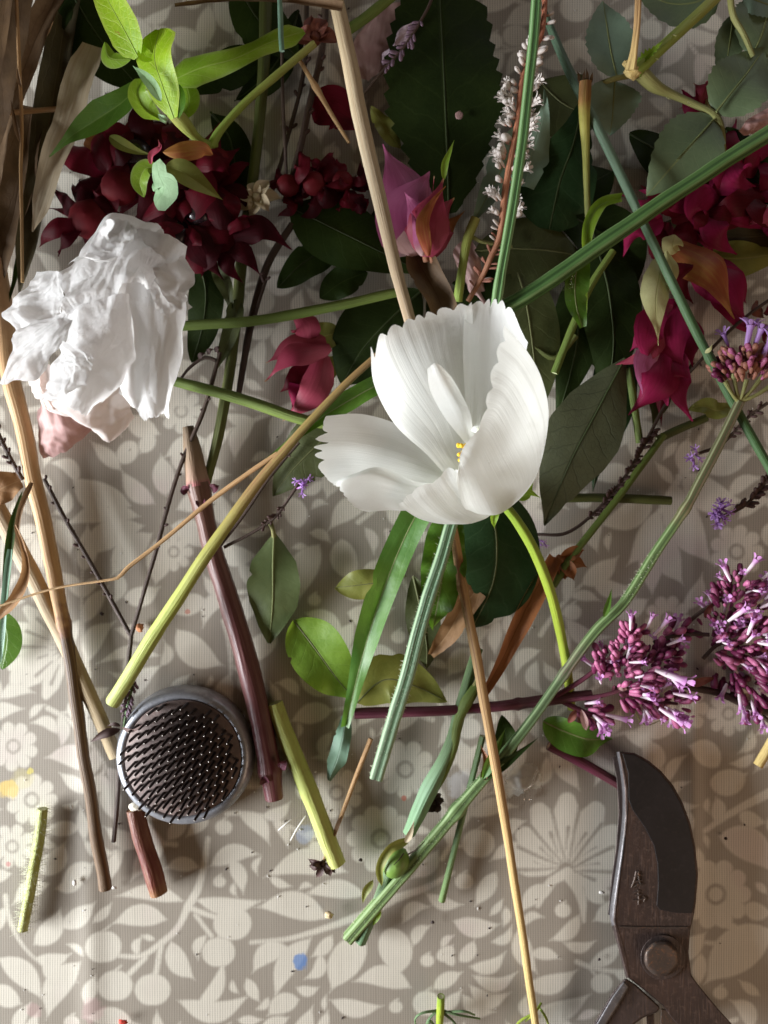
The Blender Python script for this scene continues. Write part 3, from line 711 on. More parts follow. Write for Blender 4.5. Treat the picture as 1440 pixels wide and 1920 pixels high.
# flowers
M['white'] = petal_mat('white petal', (.86, .87, .85), (.93, .93, .92), (.82, .84, .81), .22, 46, .52, (.96, .97, .93), .5, base=(.84, .86, .62), bumpy=.2)
M['whiteout'] = petal_mat('white petal with scuffs', (.86, .87, .85), (.93, .93, .92), (.78, .79, .76), .35, 40, .52, (.96, .97, .93), .5, specks=(.62, .6, .55), bumpy=.2)
M['tissue'] = petal_mat('wilted white petal', (.90, .89, .89), (.94, .94, .94), (.84, .82, .82), .3, 12, .55, (.94, .92, .91), .6, crinkle=1.0, bumpy=.85)
M['tissuep'] = petal_mat('blushing wilted petal', (.80, .72, .69), (.86, .79, .76), (.76, .64, .61), .4, 12, .42, (.88, .74, .68), .6, crinkle=.8, bumpy=.6)
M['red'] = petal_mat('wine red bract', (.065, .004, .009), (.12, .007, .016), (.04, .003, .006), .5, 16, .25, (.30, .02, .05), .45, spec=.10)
M['darkred'] = petal_mat('shaded wine bract', (.030, .002, .0045), (.055, .004, .008), (.02, .0015, .003), .5, 16, .25, (.16, .012, .03), .55, spec=.10)  # darker copy of the wine red, shade put into the colour
M['crimson'] = petal_mat('crimson bract', (.20, .010, .045), (.29, .018, .075), (.12, .006, .028), .5, 14, .28, (.50, .04, .14), .42, spec=.10)
M['pink'] = petal_mat('dusky pink bract', (.34, .07, .18), (.44, .13, .26), (.22, .035, .11), .5, 14, .3, (.62, .2, .36), .5, base=(.58, .40, .38))
M['pinkred'] = petal_mat('rose red bract', (.30, .035, .075), (.38, .06, .10), (.20, .02, .045), .5, 12, .3, (.55, .12, .15), .5, edge=(.6, .4, .22))
M['apricot'] = petal_mat('yellowing red bract', (.30, .06, .03), (.40, .17, .05), (.44, .27, .06), .6, 9, .25, (.5, .2, .06), .55)
M['fadedpink'] = petal_mat('faded pink petal', (.50, .30, .29), (.58, .39, .37), (.36, .18, .17), .6, 10, .3, (.6, .36, .32), .6)
M['cream'] = petal_mat('withered cream petal', (.50, .40, .26), (.60, .52, .38), (.34, .2, .1), .5, 10, .3, None, .6)
M['lilacp'] = petal_mat('pale lilac petal', (.58, .44, .52), (.66, .54, .62), (.48, .32, .42), .4, 10, .35, None, .5)
M['dryred'] = petal_mat('dry red sepal', (.17, .055, .04), (.24, .085, .06), (.12, .03, .02), .5, 9, .2, None, .6)
M['berry'] = plain_mat('wine berry', (.085, .006, .010), (.13, .010, .014), .6, .12, 60, .15)
M['blackberry'] = plain_mat('ripe dark berry', (.012, .006, .010), (.02, .009, .014), .25, .5, 60, .05)
M['bud'] = petal_mat('purple bud', (.33, .065, .16), (.56, .20, .34), (.17, .02, .075), .4, 7, .12, None, .42)
M['bud2'] = petal_mat('dark purple bud', (.12, .016, .055), (.19, .03, .09), (.08, .01, .03), .4, 7, .1, None, .42)
M['mauve'] = petal_mat('mauve floret', (.52, .20, .52), (.60, .30, .60), (.45, .12, .42), .3, 8, .3, (.70, .3, .68), .5, base=(.84, .74, .78), bpos=(.95, .45))
M['lilac'] = petal_mat('lilac floret', (.46, .26, .62), (.54, .34, .70), (.5, .12, .45), .25, 8, .3, (.6, .34, .8), .5, base=(.55, .08, .34))
M['vbud'] = petal_mat('russet verbena bud', (.30, .11, .09), (.38, .19, .11), (.24, .05, .09), .5, 6, .1, None, .55)
M['wfloret'] = petal_mat('white floret', (.66, .60, .56), (.78, .73, .70), (.62, .42, .36), .4, 8, .35, None, .55, base=(.55, .27, .19), bpos=(.5, 0.0))
M['yellow'] = plain_mat('yellow stamen', (.75, .45, .02), (.8, .55, .05), .6, sc=500)
M['lav'] = petal_mat('lavender bud', (.16, .10, .14), (.22, .14, .2), (.09, .05, .08), .4, 6, .1, None, .6)
M['darkcalyx'] = petal_mat('dark seed calyx', (.05, .025, .022), (.08, .04, .034), (.03, .015, .012), .4, 6, .05, None, .6)
# metals
def metal(name, c1, c2, c3, rough, metallic, sc=90, bumpy=.4, brush=None):
    k = NT(name); obj = k.n('TexCoord').outputs['Object']
    n1 = k.noise(obj, sc, 6, .65); n2 = k.noise(obj, sc * 7, 4, .6)
    col = k.mix(k.step(n1, .36, .66), c1, c2); col = k.mix(k.math('MULTIPLY', k.step(n2, .52, .75), .6), col, c3)
    h = n2
    if brush:
        b = k.noise(k.scale(obj, *brush), 1.0, 3, .6); col = k.mix(k.math('MULTIPLY', k.step(b, .5, .72), .55), col, c3); h = k.math('ADD', n2, b)
    return k.bsdf(col, k.math('ADD', rough - .12, k.math('MULTIPLY', n1, .28)), .3, k.math('MULTIPLY', k.math('SUBTRACT', 1.15, n1), metallic, True), k.bump(h, bumpy, .0004))
M['lead'] = metal('worn silvery metal', (.40, .41, .45), (.24, .25, .28), (.52, .54, .58), .36, .88, 60, .3)
M['plate'] = metal('brown tarnished plate', (.165, .120, .110), (.11, .082, .077), (.24, .15, .13), .6, .15, 90, .5)
M['pin'] = metal('dark needle', (.030, .022, .021), (.045, .034, .033), (.07, .055, .055), .4, .6, 200, .1)
M['pinglint'] = metal('painted needle glint', (.34, .31, .29), (.22, .20, .19), (.46, .43, .40), .3, .9, 200, .1)  # glint on each needle tip painted as a paler metal
M['iron'] = metal('black iron', (.042, .031, .029), (.064, .047, .044), (.12, .085, .076), .42, .5, 70, .5, (900, 60, 60))
M['brushed'] = metal('ground brown steel', (.062, .041, .036), (.040, .027, .024), (.145, .10, .085), .48, .55, 60, .5, (1500, 90, 90))
M['blade_steel'] = metal('black blade steel', (.008, .0065, .007), (.012, .009, .0095), (.02, .015, .015), .5, .1, 60, .15)
M['edge_steel'] = metal('pale steel edge', (.15, .142, .15), (.09, .085, .088), (.24, .23, .25), .42, .7, 90, .3)
M['boltmetal'] = metal('rusty bolt', (.085, .062, .052), (.055, .043, .037), (.24, .11, .05), .42, .6, 130, .4)

def lies(r): return r * 0.25 + 0.3     # height of a stem of radius r px that lies on the cloth

# ------------------------------------------------------------------ straws and reeds
G1 = 'dry straws and reeds'
o = tube('straw_stalk', [(622, -30, 46), (636, 30, 46), (655, 120, 45), (683, 255, 44), (715, 390, 43), (745, 515, 42), (775, 625, 41), (800, 720, 38)], [13.6, 14.4, 15.2, 14.8, 13.6, 12.0, 11.2, 11.2], M['straw'], ridges=7, rid=.06, flat=.8, wob=.05, seed=1, roll=.3)
tag(o, 'thick pale straw stalk slanting from the top edge down behind the white cupped flower', 'straw', G1)
o = leaf('bent_grass', [(328, 11, 50), (400, 3, 50), (480, 0, 50), (560, 4, 50), (642, 16, 50)], 9, M['tan'], shape=[(0, .5), (.3, .6), (.7, .9), (1, 1.2)], fold=.3, curl=.8, wave=.2, seed=2, n=40)
tag(o, 'flat dry blade bent across the top of the pale straw stalk', 'straw', G1)
o = tube('grass_shoot', [(523, -20, 52), (526, 30, 52), (527, 70, 51), (529, 96, 50)], [4, 5, 5, 5], M['bluedge'], sides=8, seed=3); tag(o, 'short silvery stem tip hanging from the horizontal dry blade', 'stem', G1)
o = tube('reed_stalk', [(-22, 420, 10), (0, 540, 9), (16, 680, 8), (48, 830, 7), (85, 1000, 6.5), (122, 1185, 6), (158, 1420, 5), (197, 1668, 4)], [17.9, 16.9, 16.6, 15.2, 14.3, 12.5, 10.7, 11.6], M['reed'], cap=M['woodcut'], ridges=5, rid=.09, nodes=[(.6, .16, .008), (.615, -.05, .02)], seed=4, lump=.25, flat=.85)
tag(o, 'long tan reed with a dark joint, running under the crumpled white bloom', 'reed', G1)
o = tube('reed_stalk', [(-20, 925, 5), (40, 1040, 5), (110, 1180, 4.6), (170, 1310, 4.4), (218, 1420, 4)], [16, 16, 15, 14, 12], M['palereed'], ridges=4, rid=.08, flat=.55, seed=5, cap=M['pithw'])
tag(o, 'flat bleached reed lying on the cloth behind the tan reed', 'reed', G1)
o = tube('jointed_straw', [(826, 930, 30), (850, 990, 28), (866, 1090, 25), (890, 1210, 22), (918, 1370, 18), (945, 1530, 14), (972, 1700, 10), (1006, 1930, 6)], [8.1, 8.1, 8.5, 8.9, 8.9, 8.1, 7.4, 6.7], M['strawstem'], ridges=5, rid=.12, nodes=[(.165, .3, .008)], seed=6, lump=.15, flat=.8)
tag(o, 'jointed brown and gold straw running from below the white flower to the bottom edge', 'straw', G1)
t = thing('grass_straw', 'fine upright straw with a thin husk along the left edge near the top', 'straw', 32, 20, 40, G1)
tube('stalk', [(30, -20, 40), (36, 120, 40), (41, 240, 38), (39, 320, 36), (41, 430, 34), (42, 530, 32)], [3, 3.6, 3.4, 3.4, 3.2, 3.2], M['thinstraw'], t, sides=8, seed=7)
leaf('husk', [(38, 268, 38), (28, 225, 39), (20, 185, 40)], 5, M['tan'], t, 'lance', curl=.7, n=14, mh=3); leaf('husk', [(40, 165, 40), (35, 145, 41), (32, 120, 41)], 4, M['tan'], t, 'lance', curl=.7, n=12, mh=3)
o = tube('grass_straw', [(-20, 215, 22), (60, 208, 21), (170, 200, 20), (260, 190, 18)], [5, 5, 4.5, 3], M['thinstraw'], sides=8, seed=8); tag(o, 'thin horizontal straw crossing the withered blades at the top left', 'straw', G1)
o = tube('bent_straw', [(520, 850, 38), (470, 884, 36), (400, 935, 33), (300, 1018, 31), (240, 1064, 30), (222, 1083, 30), (205, 1087, 30), (100, 1104, 29), (-15, 1141, 28)], [4, 4.5, 4.5, 4, 4, 3.2, 2.6, 2.2, 2.2], M['thinstraw'], sides=8, flat=.6, seed=9)
tag(o, 'thin straw bent at an elbow, crossing in front of the tan reed', 'straw', G1)
o = tube('straw_stub', [(1421, 1436, 6), (1436, 1410, 6), (1470, 1352, 6)], [9, 9, 9], M['goldstraw'], cap=M['pithw'], sides=10, seed=10); tag(o, 'short golden straw cut square, poking in from the right edge', 'straw', G1)
o = tube('thin_straw', [(560, 110, 18), (590, 160, 18), (625, 220, 17), (655, 268, 16)], [3.5, 5, 4, 3], M['thinstraw'], sides=8, seed=11, nodes=[(.35, .5, .05)]); tag(o, 'short dim straw lying left of the thick pale stalk', 'straw', G1)
# withered blades in the top left corner, browns darkened to paint in its shade
G2 = 'withered blades in the top left corner'
for (mid, w, mt, lab, sd) in [
    ([(20, -60, 26), (-10, 120, 24), (-40, 330, 22)], 70, 'brown2', 'wide dark brown withered blade filling the very corner', 1),
    ([(130, -60, 20), (60, 90, 20), (10, 230, 19), (-30, 420, 18)], 26, 'tan', 'tan withered blade slanting through the corner under the fine straw', 2),
    ([(135, -60, 15), (110, 120, 15), (80, 300, 14), (35, 560, 12)], 30, 'dryolive', 'long olive brown blade right of the fine straw', 3),
    ([(60, 200, 12), (30, 380, 12), (-20, 560, 11)], 34, 'brown2', 'dull brown blade behind the fine straw lower down', 4),
    ([(95, 20, 17), (65, 100, 17), (40, 190, 16)], 13, 'brown', 'short rusty blade beside the fine straw', 5),
    ([(174, 85, 24), (138, 200, 23), (98, 320, 21), (62, 435, 16)], 30, 'cream', 'pale papery blade with black flecks', 6),
    ([(-30, -80, 44), (-70, 150, 50), (-95, 380, 46), (-120, 640, 30)], 62, 'tan', 'tan withered blade added just outside the left edge to shade the pile', 11),  # blades mostly out of view, added to shade the top of the pile
    ([(10, -80, 36), (-25, 100, 40), (-60, 300, 38), (-110, 560, 26)], 40, 'brown2', 'dark brown blade added along the left edge of the corner bundle for its shade', 12),
    ([(-90, -120, 52), (-150, 140, 58), (-170, 420, 50), (-190, 720, 26)], 80, 'dryolive', 'broad olive brown blade added on the bundle beyond the left edge to cast shade', 13),
    ([(-150, -60, 34), (-190, 240, 40), (-240, 520, 34), (-260, 800, 12)], 90, 'brown2', 'wide unseen brown blade added low on the outer side of the bundle for shade', 14),
    ([(152, 20, 13), (125, 200, 12), (70, 380, 11), (10, 590, 9)], 16, 'dark2', 'narrow dark green blade between the brown ones', 7)]:
    o = leaf('withered_leaf', mid, w, M[mt], None, 'blade', fold=.12, wave=1.2, wfreq=2.3, curl=.5, seed=sd, crumple=1.0, n=40); tag(o, lab, 'dry leaf', G2)
o = leaf('rust_leaf', [(186, 215, 14), (178, 270, 12), (172, 330, 10), (165, 350, 9)], 19, M['rust'], None, 'lance', curl=.8, wave=1, seed=8); tag(o, 'rust brown leaf sliver above the dark red flower heads', 'dry leaf', G2)

# ------------------------------------------------------------------ cut stems
G3 = 'cut green stems'
o = tube('cut_stalk', [(720, 655, 46), (640, 728, 44), (560, 815, 40), (500, 885, 36), (440, 965, 32), (375, 1060, 27), (300, 1175, 20), (212, 1318, 12)], [6.2, 7.1, 8.2, 9.4, 10.9, 12.1, 13.4, 14.1], M['cutstem'], cap=M['pith'], ridges=5, rid=.05, seed=12, slant=.3, wob=.04)
tag(o, 'long smooth stem fading from reddish to pale lime at its cut lower end', 'stem', G3)
o = tube('lime_stub', [(515, 1318, lies(18)), (545, 1400, lies(18)), (590, 1510, lies(18)), (632, 1622, lies(18))], [14.9, 16.3, 16.7, 15.8], M['stub'], cap=M['pith'], ridges=4, rid=.04, seed=13); tag(o, 'thick pale lime stub lying beside the purple brown stem', 'stem', G3)
t = thing('purple_stalk', 'thick purple brown stem lying against the needle holder', 'stem', 380, 900, 4, G3)
tube('stem', [(372, 905, 8), (392, 1000, 7.5), (420, 1095, 7), (455, 1210, 6.5), (490, 1350, 6), (508, 1452, 6), (515, 1497, 6)], [19, 18, 19, 20.5, 20.5, 19.5, 17.5], M['purplestem'], t, cap=M['woodcut'], ridges=5, rid=.06, seed=14, nodes=[(.91, .2, .02), (.02, .2, .03)])
tube('upper_stem', [(352, 800, 9), (362, 850, 8.5), (373, 912, 8)], [10, 17, 22], M['beigestem'], t, ridges=4, rid=.06, seed=15)
for (x, y, dx, dy) in [(397, 918, 14, -8), (352, 922, -14, -8), (377, 935, 0, 22), (525, 1440, 14, -16), (498, 1468, -6, -14)]: leaf('bud_scale', [(x, y, 11), (x + dx * .5, y + dy * .5, 12), (x + dx, y + dy, 11)], 9, M['maroon'], t, 'bract', n=10, mh=3, cup=.6)
o = tube('ridged_stalk', [(1007, -30, 50), (999, 90, 49), (982, 240, 48), (962, 385, 47), (940, 505, 46), (931, 565, 45), (905, 740, 40), (872, 890, 36), (838, 1010, 33), (795, 1150, 30), (750, 1310, 26), (705, 1458, 22)], [9.5, 9.5, 9.5, 9.7, 9.4, 9.8, 11, 12.5, 13, 13.6, 13.6, 13.4], M['ridged'], cap=M['pithw'], ridges=4, rid=.2, seed=16, roll=.785, nodes=[(.36, .12, .012)], sides=20)
tag(o, 'long silvery green ridged stem passing under the white flower, cut clean at its foot', 'stem', G3)
hairs([(838, 1010, 33), (795, 1150, 30), (750, 1310, 26), (705, 1458, 22)], [13.4, 13.6, 13.6, 13.4], 500, 5, M['hair'], o, 3)
o = tube('grooved_stalk', [(925, 590, 41), (990, 553, 42), (1110, 470, 43), (1230, 388, 44), (1340, 315, 44), (1480, 225, 44)], [13.8, 13.8, 13.8, 13.3, 12.9, 12.9], M['darkridge'], ridges=4, rid=.18, roll=.45, seed=17, sides=20, cap=M['pith']); tag(o, 'dark green grooved stem slanting from the flower to the right edge', 'stem', G3)
o = tube('jointed_stalk', [(1020, 22, 30), (1050, 95, 31), (1100, 200, 33), (1150, 300, 34), (1205, 415, 34), (1265, 540, 33), (1322, 655, 32), (1380, 765, 30), (1450, 890, 28)], [6.1, 8.2, 8.9, 8.6, 8.2, 8.6, 8.6, 8.2, 8.2], M['bluestem'], seed=18, nodes=[(.745, .25, .008)], cap=M['pithw'], sides=14)
tag(o, 'blue green jointed stem crossing under the grooved stem at the right', 'stem', G3)
leaf('node_bract', [(1322, 662, 35), (1332, 654, 37), (1336, 645, 38)], 4, M['lemon'], o, 'bract', n=8, mh=2)
t = thing('hollow_stub', 'yellow hollow stem stub with a torn brown end below the rose twig', 'stem', 1098, 160, 30, G3)
tube('stem', [(1097, 152, 38), (1095, 210, 35), (1098, 280, 31), (1100, 350, 27), (1102, 410, 22)], [12, 11, 7.2, 6, 5.5], M['yellowstub'], t, seed=19, dish=1.5)
for (dx, h, k) in [(-10, 10, -5), (-3, 13, 3), (5, 16, -3), (11, 8, 4)]: leaf('torn_fibre', [(1097 + dx, 156, 38), (1097 + dx + k * .4, 146 - h * .5, 40), (1097 + dx + k, 142 - h, 42)], 3.2, M['brown2'], t, 'bract', n=9, mh=2)
for pts, r, mt, lab, sd in [
    ([(330, 612, 22), (420, 606, 22), (500, 598, 23), (600, 580, 24), (745, 548, 25)], [10, 10.5, 10.5, 10.5, 9.5], 'greenstem', 'olive green stem running level from the crumpled bloom to the straw stalk', 20),
    ([(300, 708, 18), (370, 725, 18), (450, 748, 18), (565, 786, 19), (640, 800, 19)], [10, 11, 11.5, 11, 9], 'greenstem', 'olive green stem sloping right from under the crumpled bloom', 21),
    ([(500, -20, 12), (492, 160, 12), (475, 330, 12), (455, 470, 11), (438, 640, 10), (415, 790, 8), (388, 905, 6)], [13, 12, 11, 12, 11, 11, 9], 'olivestem', 'long dim olive stem dropping from the top edge to the purple stem joint', 22),
    ([(548, 420, 9), (500, 500, 9), (472, 600, 8), (447, 740, 7)], [7, 8, 8, 6], 'twig', 'dark bare twig standing beside the long olive stem', 23),
    ([(1035, 1100, 10), (1075, 1040, 9), (1150, 945, 8), (1205, 870, 8), (1245, 815, 8)], [9, 8, 7.5, 7.5, 7], 'greenstem', 'slim green stem with a ragged white cut end pointing at the green curved stem', 24),
    ([(1062, 934, 4), (1130, 933, 4), (1258, 939, 4)], [9, 9.5, 9], 'olivestem', 'short dark green stub lying level on the cloth right of the flower', 25),
    ([(1232, 825, 4), (1270, 806, 4), (1325, 783, 4)], [8, 8.5, 8], 'olivestem', 'stubby olive stem piece below the hanging crimson flower', 26),
    ([(1040, 700, 20), (1075, 610, 22), (1105, 540, 24), (1150, 470, 26)], [8, 8, 8, 7], 'greenstem', 'leaning green stem among the dark leaves right of the flower', 27),
    ([(1178, 690, 10), (1186, 740, 8), (1200, 830, 5)], [8, 8, 8], 'greenstem', 'short green stem below the hanging crimson flower', 28),
    ([(1000, 650, 16), (1040, 670, 16), (1080, 630, 17)], [6, 6, 6], 'olivestem', 'thin olive stalk crossing behind the white flower', 29),
    ([(640, 65, 24), (690, 30, 25), (745, -15, 26)], [11, 11, 11], 'greenstem', 'yellow green stem at the top edge right of the straw stalk', 30),
    ([(590, 82, 22), (520, 140, 22), (460, 192, 22), (412, 245, 22), (396, 272, 21)], [8, 8.5, 8, 9, 10], 'rosestem', 'yellow green twig turning red where it joins the lime leaf shoot', 31),
    ([(905, 1380, 12), (880, 1480, 8), (855, 1580, 5), (828, 1690, 3)], [6.5, 6.5, 6.5, 7], 'greenthin', 'thin green stem lying under the verbena stalk near the bottom', 32)]:
    cap = M['pithw'] if sd == 24 else M['pith']
    o = tube('green_stalk' if mt != 'twig' else 'bare_twig', pts, [q * .88 for q in r], M[mt], cap=cap, seed=sd, sides=12, ridges=4, rid=.05, lump=.12); tag(o, lab, 'stem' if mt != 'twig' else 'twig', G3)
    if sd == 24:
        for q in range(5): leaf('torn_fibre', [(1036 + q * 3 - 6, 1098 + q, 11), (1034 + q * 3 - 6, 1104 + q % 2 * 3, 12), (1031 + q * 3 - 6, 1110 + q % 3 * 2, 11)], 2.4, M['cream'], o, 'bract', n=7, mh=2)
o = tube('redbrown_stub', [(252, 1517, lies(17)), (268, 1575, lies(17)), (282, 1620, lies(17)), (298, 1676, lies(17))], [16, 17, 17.5, 17], M['redstub'], cap=M['woodcut'], seed=33, ridges=4, rid=.04); tag(o, 'short red brown stem stub lying below the needle holder', 'stem', G3)
blob('cut_face', 256, 1513, 6, 15, 9, 7, M['pithw'], o, bump=.2, seed=2)
t = thing('hairy_stub', 'short hairy yellow green stub at the bottom left', 'stem', 60, 1630, 1, G3)
HP = [(80, 1516, lies(10)), (72, 1580, lies(10)), (58, 1660, lies(10)), (42, 1744, lies(10))]
tube('stem', HP, [9, 9.5, 9.5, 9], M['stub'], t, cap=M['pith'], seed=34, sides=12, ridges=4, rid=.08); hairs(HP, [9, 9.5, 9.5, 9], 520, 15, M['hair'], t, 5)

# ------------------------------------------------------------------ the white cupped flower
t = thing('white_flower', 'large white cupped flower with frilled petals in the middle of the pile', 'flower', 920, 930, 40)
rowsA = [[(893,880,50),(896,877,50),(899,874,50),(902,871,50),(905,868,50)], [(850,899,54),(858,875,54),(868,850,54),(878,835,54),(888,815,55)], [(798,850,62),(815,800,60),(840,770,58),(865,750,58),(888,740,60)],
 [(740,795,74),(765,730,70),(800,690,68),(840,665,68),(887,650,70)], [(702,722,86),(730,660,84),(775,630,82),(832,610,82),(887,600,84)], [(695,650,95),(722,618,96),(765,597,96),(817,580,97),(884,564,98)]]
rowsB = [[(898,882,50),(901,879,50),(906,874,50),(911,871,50),(914,868,50)], [(880,815,55.5),(892,812,54),(900,812,53),(908,815,53),(915,820,54)], [(872,740,60),(895,735,60),(912,735,59),(930,740,60),(955,755,64)],
 [(868,660,72),(895,655,72),(920,655,71),(945,660,72),(980,690,76)], [(870,598,85),(900,590,85),(925,590,84),(952,608,85),(988,650,88)], [(872,574,93),(905,562,95),(930,560,96),(956,574,96),(990,640,94)]]
rowsC = [[(925,950,42),(938,947,41),(950,940,40),(960,933,41),(968,926,42)], [(890,964,48),(935,964,47),(978,932,46),(1004,895,47),(1013,862,50)], [(868,948,62),(925,942,63),(980,896,64),(1012,840,64),(1029,783,66)],
 [(860,920,76),(905,900,79),(955,845,82),(992,780,82),(1018,715,80)], [(856,897,84),(885,860,88),(925,790,92),(958,720,93),(990,660,90)], [(860,878,87),(866,842,90),(903,785,95),(921,695,98),(945,608,98)]]
rowsF = [[(915,955,42),(920,953,41),(925,951,40),(930,949,41),(935,947,42)], [(850,982,46),(880,982,45),(905,974,44),(920,964,44),(930,957,45)], [(795,976,56),(830,967,58),(860,952,60),(890,937,61),(910,927,62)],
 [(760,957,66),(795,936,70),(830,915,74),(858,905,76),(885,905,76)], [(746,944,70),(782,914,76),(820,897,80),(842,876,83),(868,886,82)]]
rowsD = [[(895,880,50),(893,883,50),(890,886,50),(888,889,50),(886,892,50)], [(848,862,55),(845,875,53),(842,888,52),(838,898,52),(835,910,53)], [(792,822,60),(785,845,57),(780,865,55),(775,885,55),(770,918,57)],
 [(737,792,66),(725,820,63),(715,845,61),(705,870,61),(700,908,62)], [(675,776,70),(660,810,68),(652,835,67),(650,865,67),(650,909,66)], [(610,780,74),(596,812,73),(588,835,72),(594,870,72),(614,911,70)]]
rowsE = [[(880,895,50),(878,898,50),(876,901,50),(874,904,50),(872,907,50)], [(830,905,56),(825,915,57),(820,925,56),(815,935,55),(810,945,54)], [(780,903,64),(770,912,66.5),(765,925,65),(760,940,62),(765,957,58)],
 [(715,876,71),(705,890,73),(700,912,70),(705,937,66),(730,957,60)], [(665,888,73),(650,900,74),(655,925,70),(675,948,66),(700,959,62)], [(621,905,72),(630,912,72),(643,927,70),(666,952,66),(690,961,62)]]
rowsG = [[(895,860,53),(897,859,53),(899,858,53)], [(868,826,62),(878,815,64),(887,805,62)], [(832,780,78),(858,765,82),(880,770,78)], [(806,730,88),(830,710,92),(852,715,88)], [(801,692,94),(815,681,96),(829,687,94)]]
loft('petal', rowsA, M['white'], t, 56, 80, pleat=0.180, npl=7, teeth=8, tdepth=.085, sharp=.7, seed=1)
loft('petal', rowsB, M['white'], t, 50, 60, pleat=0.165, npl=4.5, teeth=5, tdepth=.12, sharp=.7, seed=2)
loft('petal', rowsD, M['white'], t, 50, 60, pleat=0.090, npl=4, teeth=5, tdepth=.09, sharp=.6, seed=3)
loft('petal', rowsE, M['white'], t, 46, 50, pleat=0.120, npl=4, teeth=7, tdepth=.09, sharp=.6, seed=4)
loft('petal', rowsF, M['white'], t, 46, 60, pleat=0.120, npl=7, teeth=4, tdepth=.07, sharp=.6, seed=5)
loft('petal', rowsC, M['whiteout'], t, 60, 90, pleat=0.143, npl=8, teeth=6, tdepth=.06, sharp=.6, seed=6)
loft('small_petal', rowsG, M['white'], t, 34, 24, pleat=.12, npl=3, seed=7)
blob('petal_crumb', 897, 806, 80, 13, 8, 7, M['white'], t, seed=3, bump=.5)
rnd = random.Random(4)
for k in range(16): blob('stamen', 866 + rnd.uniform(-9, 9), 852 + rnd.uniform(-20, 18), 66 + rnd.uniform(-2, 3), 4.5, 4.5, 4.5, M['yellow'], t, 8, 6, .3, k)
for (a, b, c, h) in [((955, 938), (985, 922), (1015, 934), 40), ((932, 950), (926, 972), (927, 992), 38), ((960, 930), (985, 930), (1000, 905), 36)]:
    leaf('sepal', [(*a, h), (*b, h + 1), (*c, h - 2)], 8, M['lime'], t, 'bract', n=14, mh=3, fold=.5)
blob('calyx', 942, 940, 38, 18, 18, 14, M['lime'], t)
tube('flower_stem', [(940, 940, 36), (968, 975, 33), (1005, 1040, 28), (1035, 1120, 22), (1058, 1220, 14), (1068, 1290, 10), (1072, 1330, 8)], [8.5, 9, 9.5, 9, 8.5, 8, 7], M['brightstem'], t, seed=35, ridges=4, rid=.08)

# ------------------------------------------------------------------ the crumpled white bloom at the left
t = thing('crumpled_bloom', 'crumpled papery white bloom hanging over the tan reed', 'wilted flower', 210, 640, 20)
back = [[(60,650,30),(110,690,34),(160,720,34),(210,720,32),(250,720,28)], [(60,720,22),(105,760,26),(150,775,26),(200,770,24),(245,760,20)], [(80,768,16),(120,782,18),(165,802,18),(207,834,16),(252,786,14)]]
back2 = [[(60,640,40),(75,690,36),(85,740,30)], [(75,640,34),(70,700,30),(80,765,24)], [(62,690,22),(62,745,18),(110,772,17)]]
right = [[(235,430,52),(265,425,55),(300,440,56),(330,450,52),(352,462,46)], [(225,490,58),(260,490,60),(295,495,58),(325,505,52),(351,520,42)], [(215,570,54),(250,575,48),(285,580,48),(320,580,46),(350,575,34)],
 [(215,650,48),(250,655,38),(285,660,42),(310,665,40),(333,660,28)], [(215,715,44),(245,725,34),(275,730,38),(300,740,35),(324,735,24)], [(225,740,42),(250,770,33),(275,799,34),(295,780,32),(318,794,22)]]
cheek = [[(268,505,62),(290,500,62),(320,490,58),(345,478,50)], [(285,560,56),(310,555,56),(335,545,50),(355,530,40)], [(300,575,48),(325,585,46),(345,580,38),(351,560,34)]]
top = [[(103,512,50),(138,460,48),(205,403,44),(270,414,44),(302,428,44)], [(115,545,58),(150,500,60),(205,455,58),(265,450,56),(308,472,54)], [(125,575,62),(165,540,66),(215,500,66),(265,490,64),(302,505,58)], [(130,602,60),(170,587,66),(215,557,70),(245,545,70),(264,542,64)]]
curlr = [[(205,405,50),(235,410,52),(258,430,56)], [(185,440,58),(215,450,60),(250,448,66)], [(150,480,62),(190,480,66),(232,470,70)], [(120,490,62),(160,497,68),(210,485,71)]]
wing = [[(65,508,44),(50,545,42),(25,570,40),(3,590,38),(18,614,38)], [(110,510,52),(95,550,50),(75,580,48),(60,605,46),(50,627,44)], [(125,560,58),(120,580,56),(112,600,54),(105,620,52),(95,640,50)]]
mid = [[(130,590,62),(165,570,66),(205,555,68),(235,550,66),(247,560,60)], [(125,640,60),(160,635,66),(195,630,67),(230,630,62),(254,640,52)], [(105,690,54),(140,695,62),(175,695,64),(210,690,58),(241,690,46)], [(83,735,48),(120,740,54),(155,745,56),(190,735,50),(223,725,40)], [(78,750,44),(115,757,48),(140,777,48),(160,785,46),(180,767,42)]]
fold = [[(125,636,70),(145,650,72),(178,668,71)], [(108,680,63),(135,690,69),(168,702,66)], [(80,737,54),(115,742,60),(158,724,60)]]
flap = [[(-3,722,40),(20,713,40),(45,704,42),(70,702,42),(87,697,42)], [(30,650,46),(50,655,49),(70,660,52),(90,665,51),(107,665,49)], [(45,620,50),(75,615,56),(100,615,58),(120,620,57),(137,627,55)], [(70,593,52),(100,583,60),(125,578,62),(147,590,61),(157,607,58)]]
loft('petal', back, M['tissuep'], t, 60, 75, crumple=0.35, seed=21, ragged=0.060, crease=1.3)
loft('petal', back2, M['tissuep'], t, 45, 45, crumple=0.35, seed=22, ragged=0.090, crease=1.3)
loft('petal', right, M['tissue'], t, 120, 105, crumple=0.35, seed=23, ragged=0.054, crease=1.65)
loft('petal', cheek, M['tissue'], t, 60, 60, crumple=0.35, seed=24, ragged=0.108, crease=1.65)
loft('petal', top, M['tissue'], t, 105, 120, crumple=0.35, seed=25, ragged=0.090, crease=1.65)
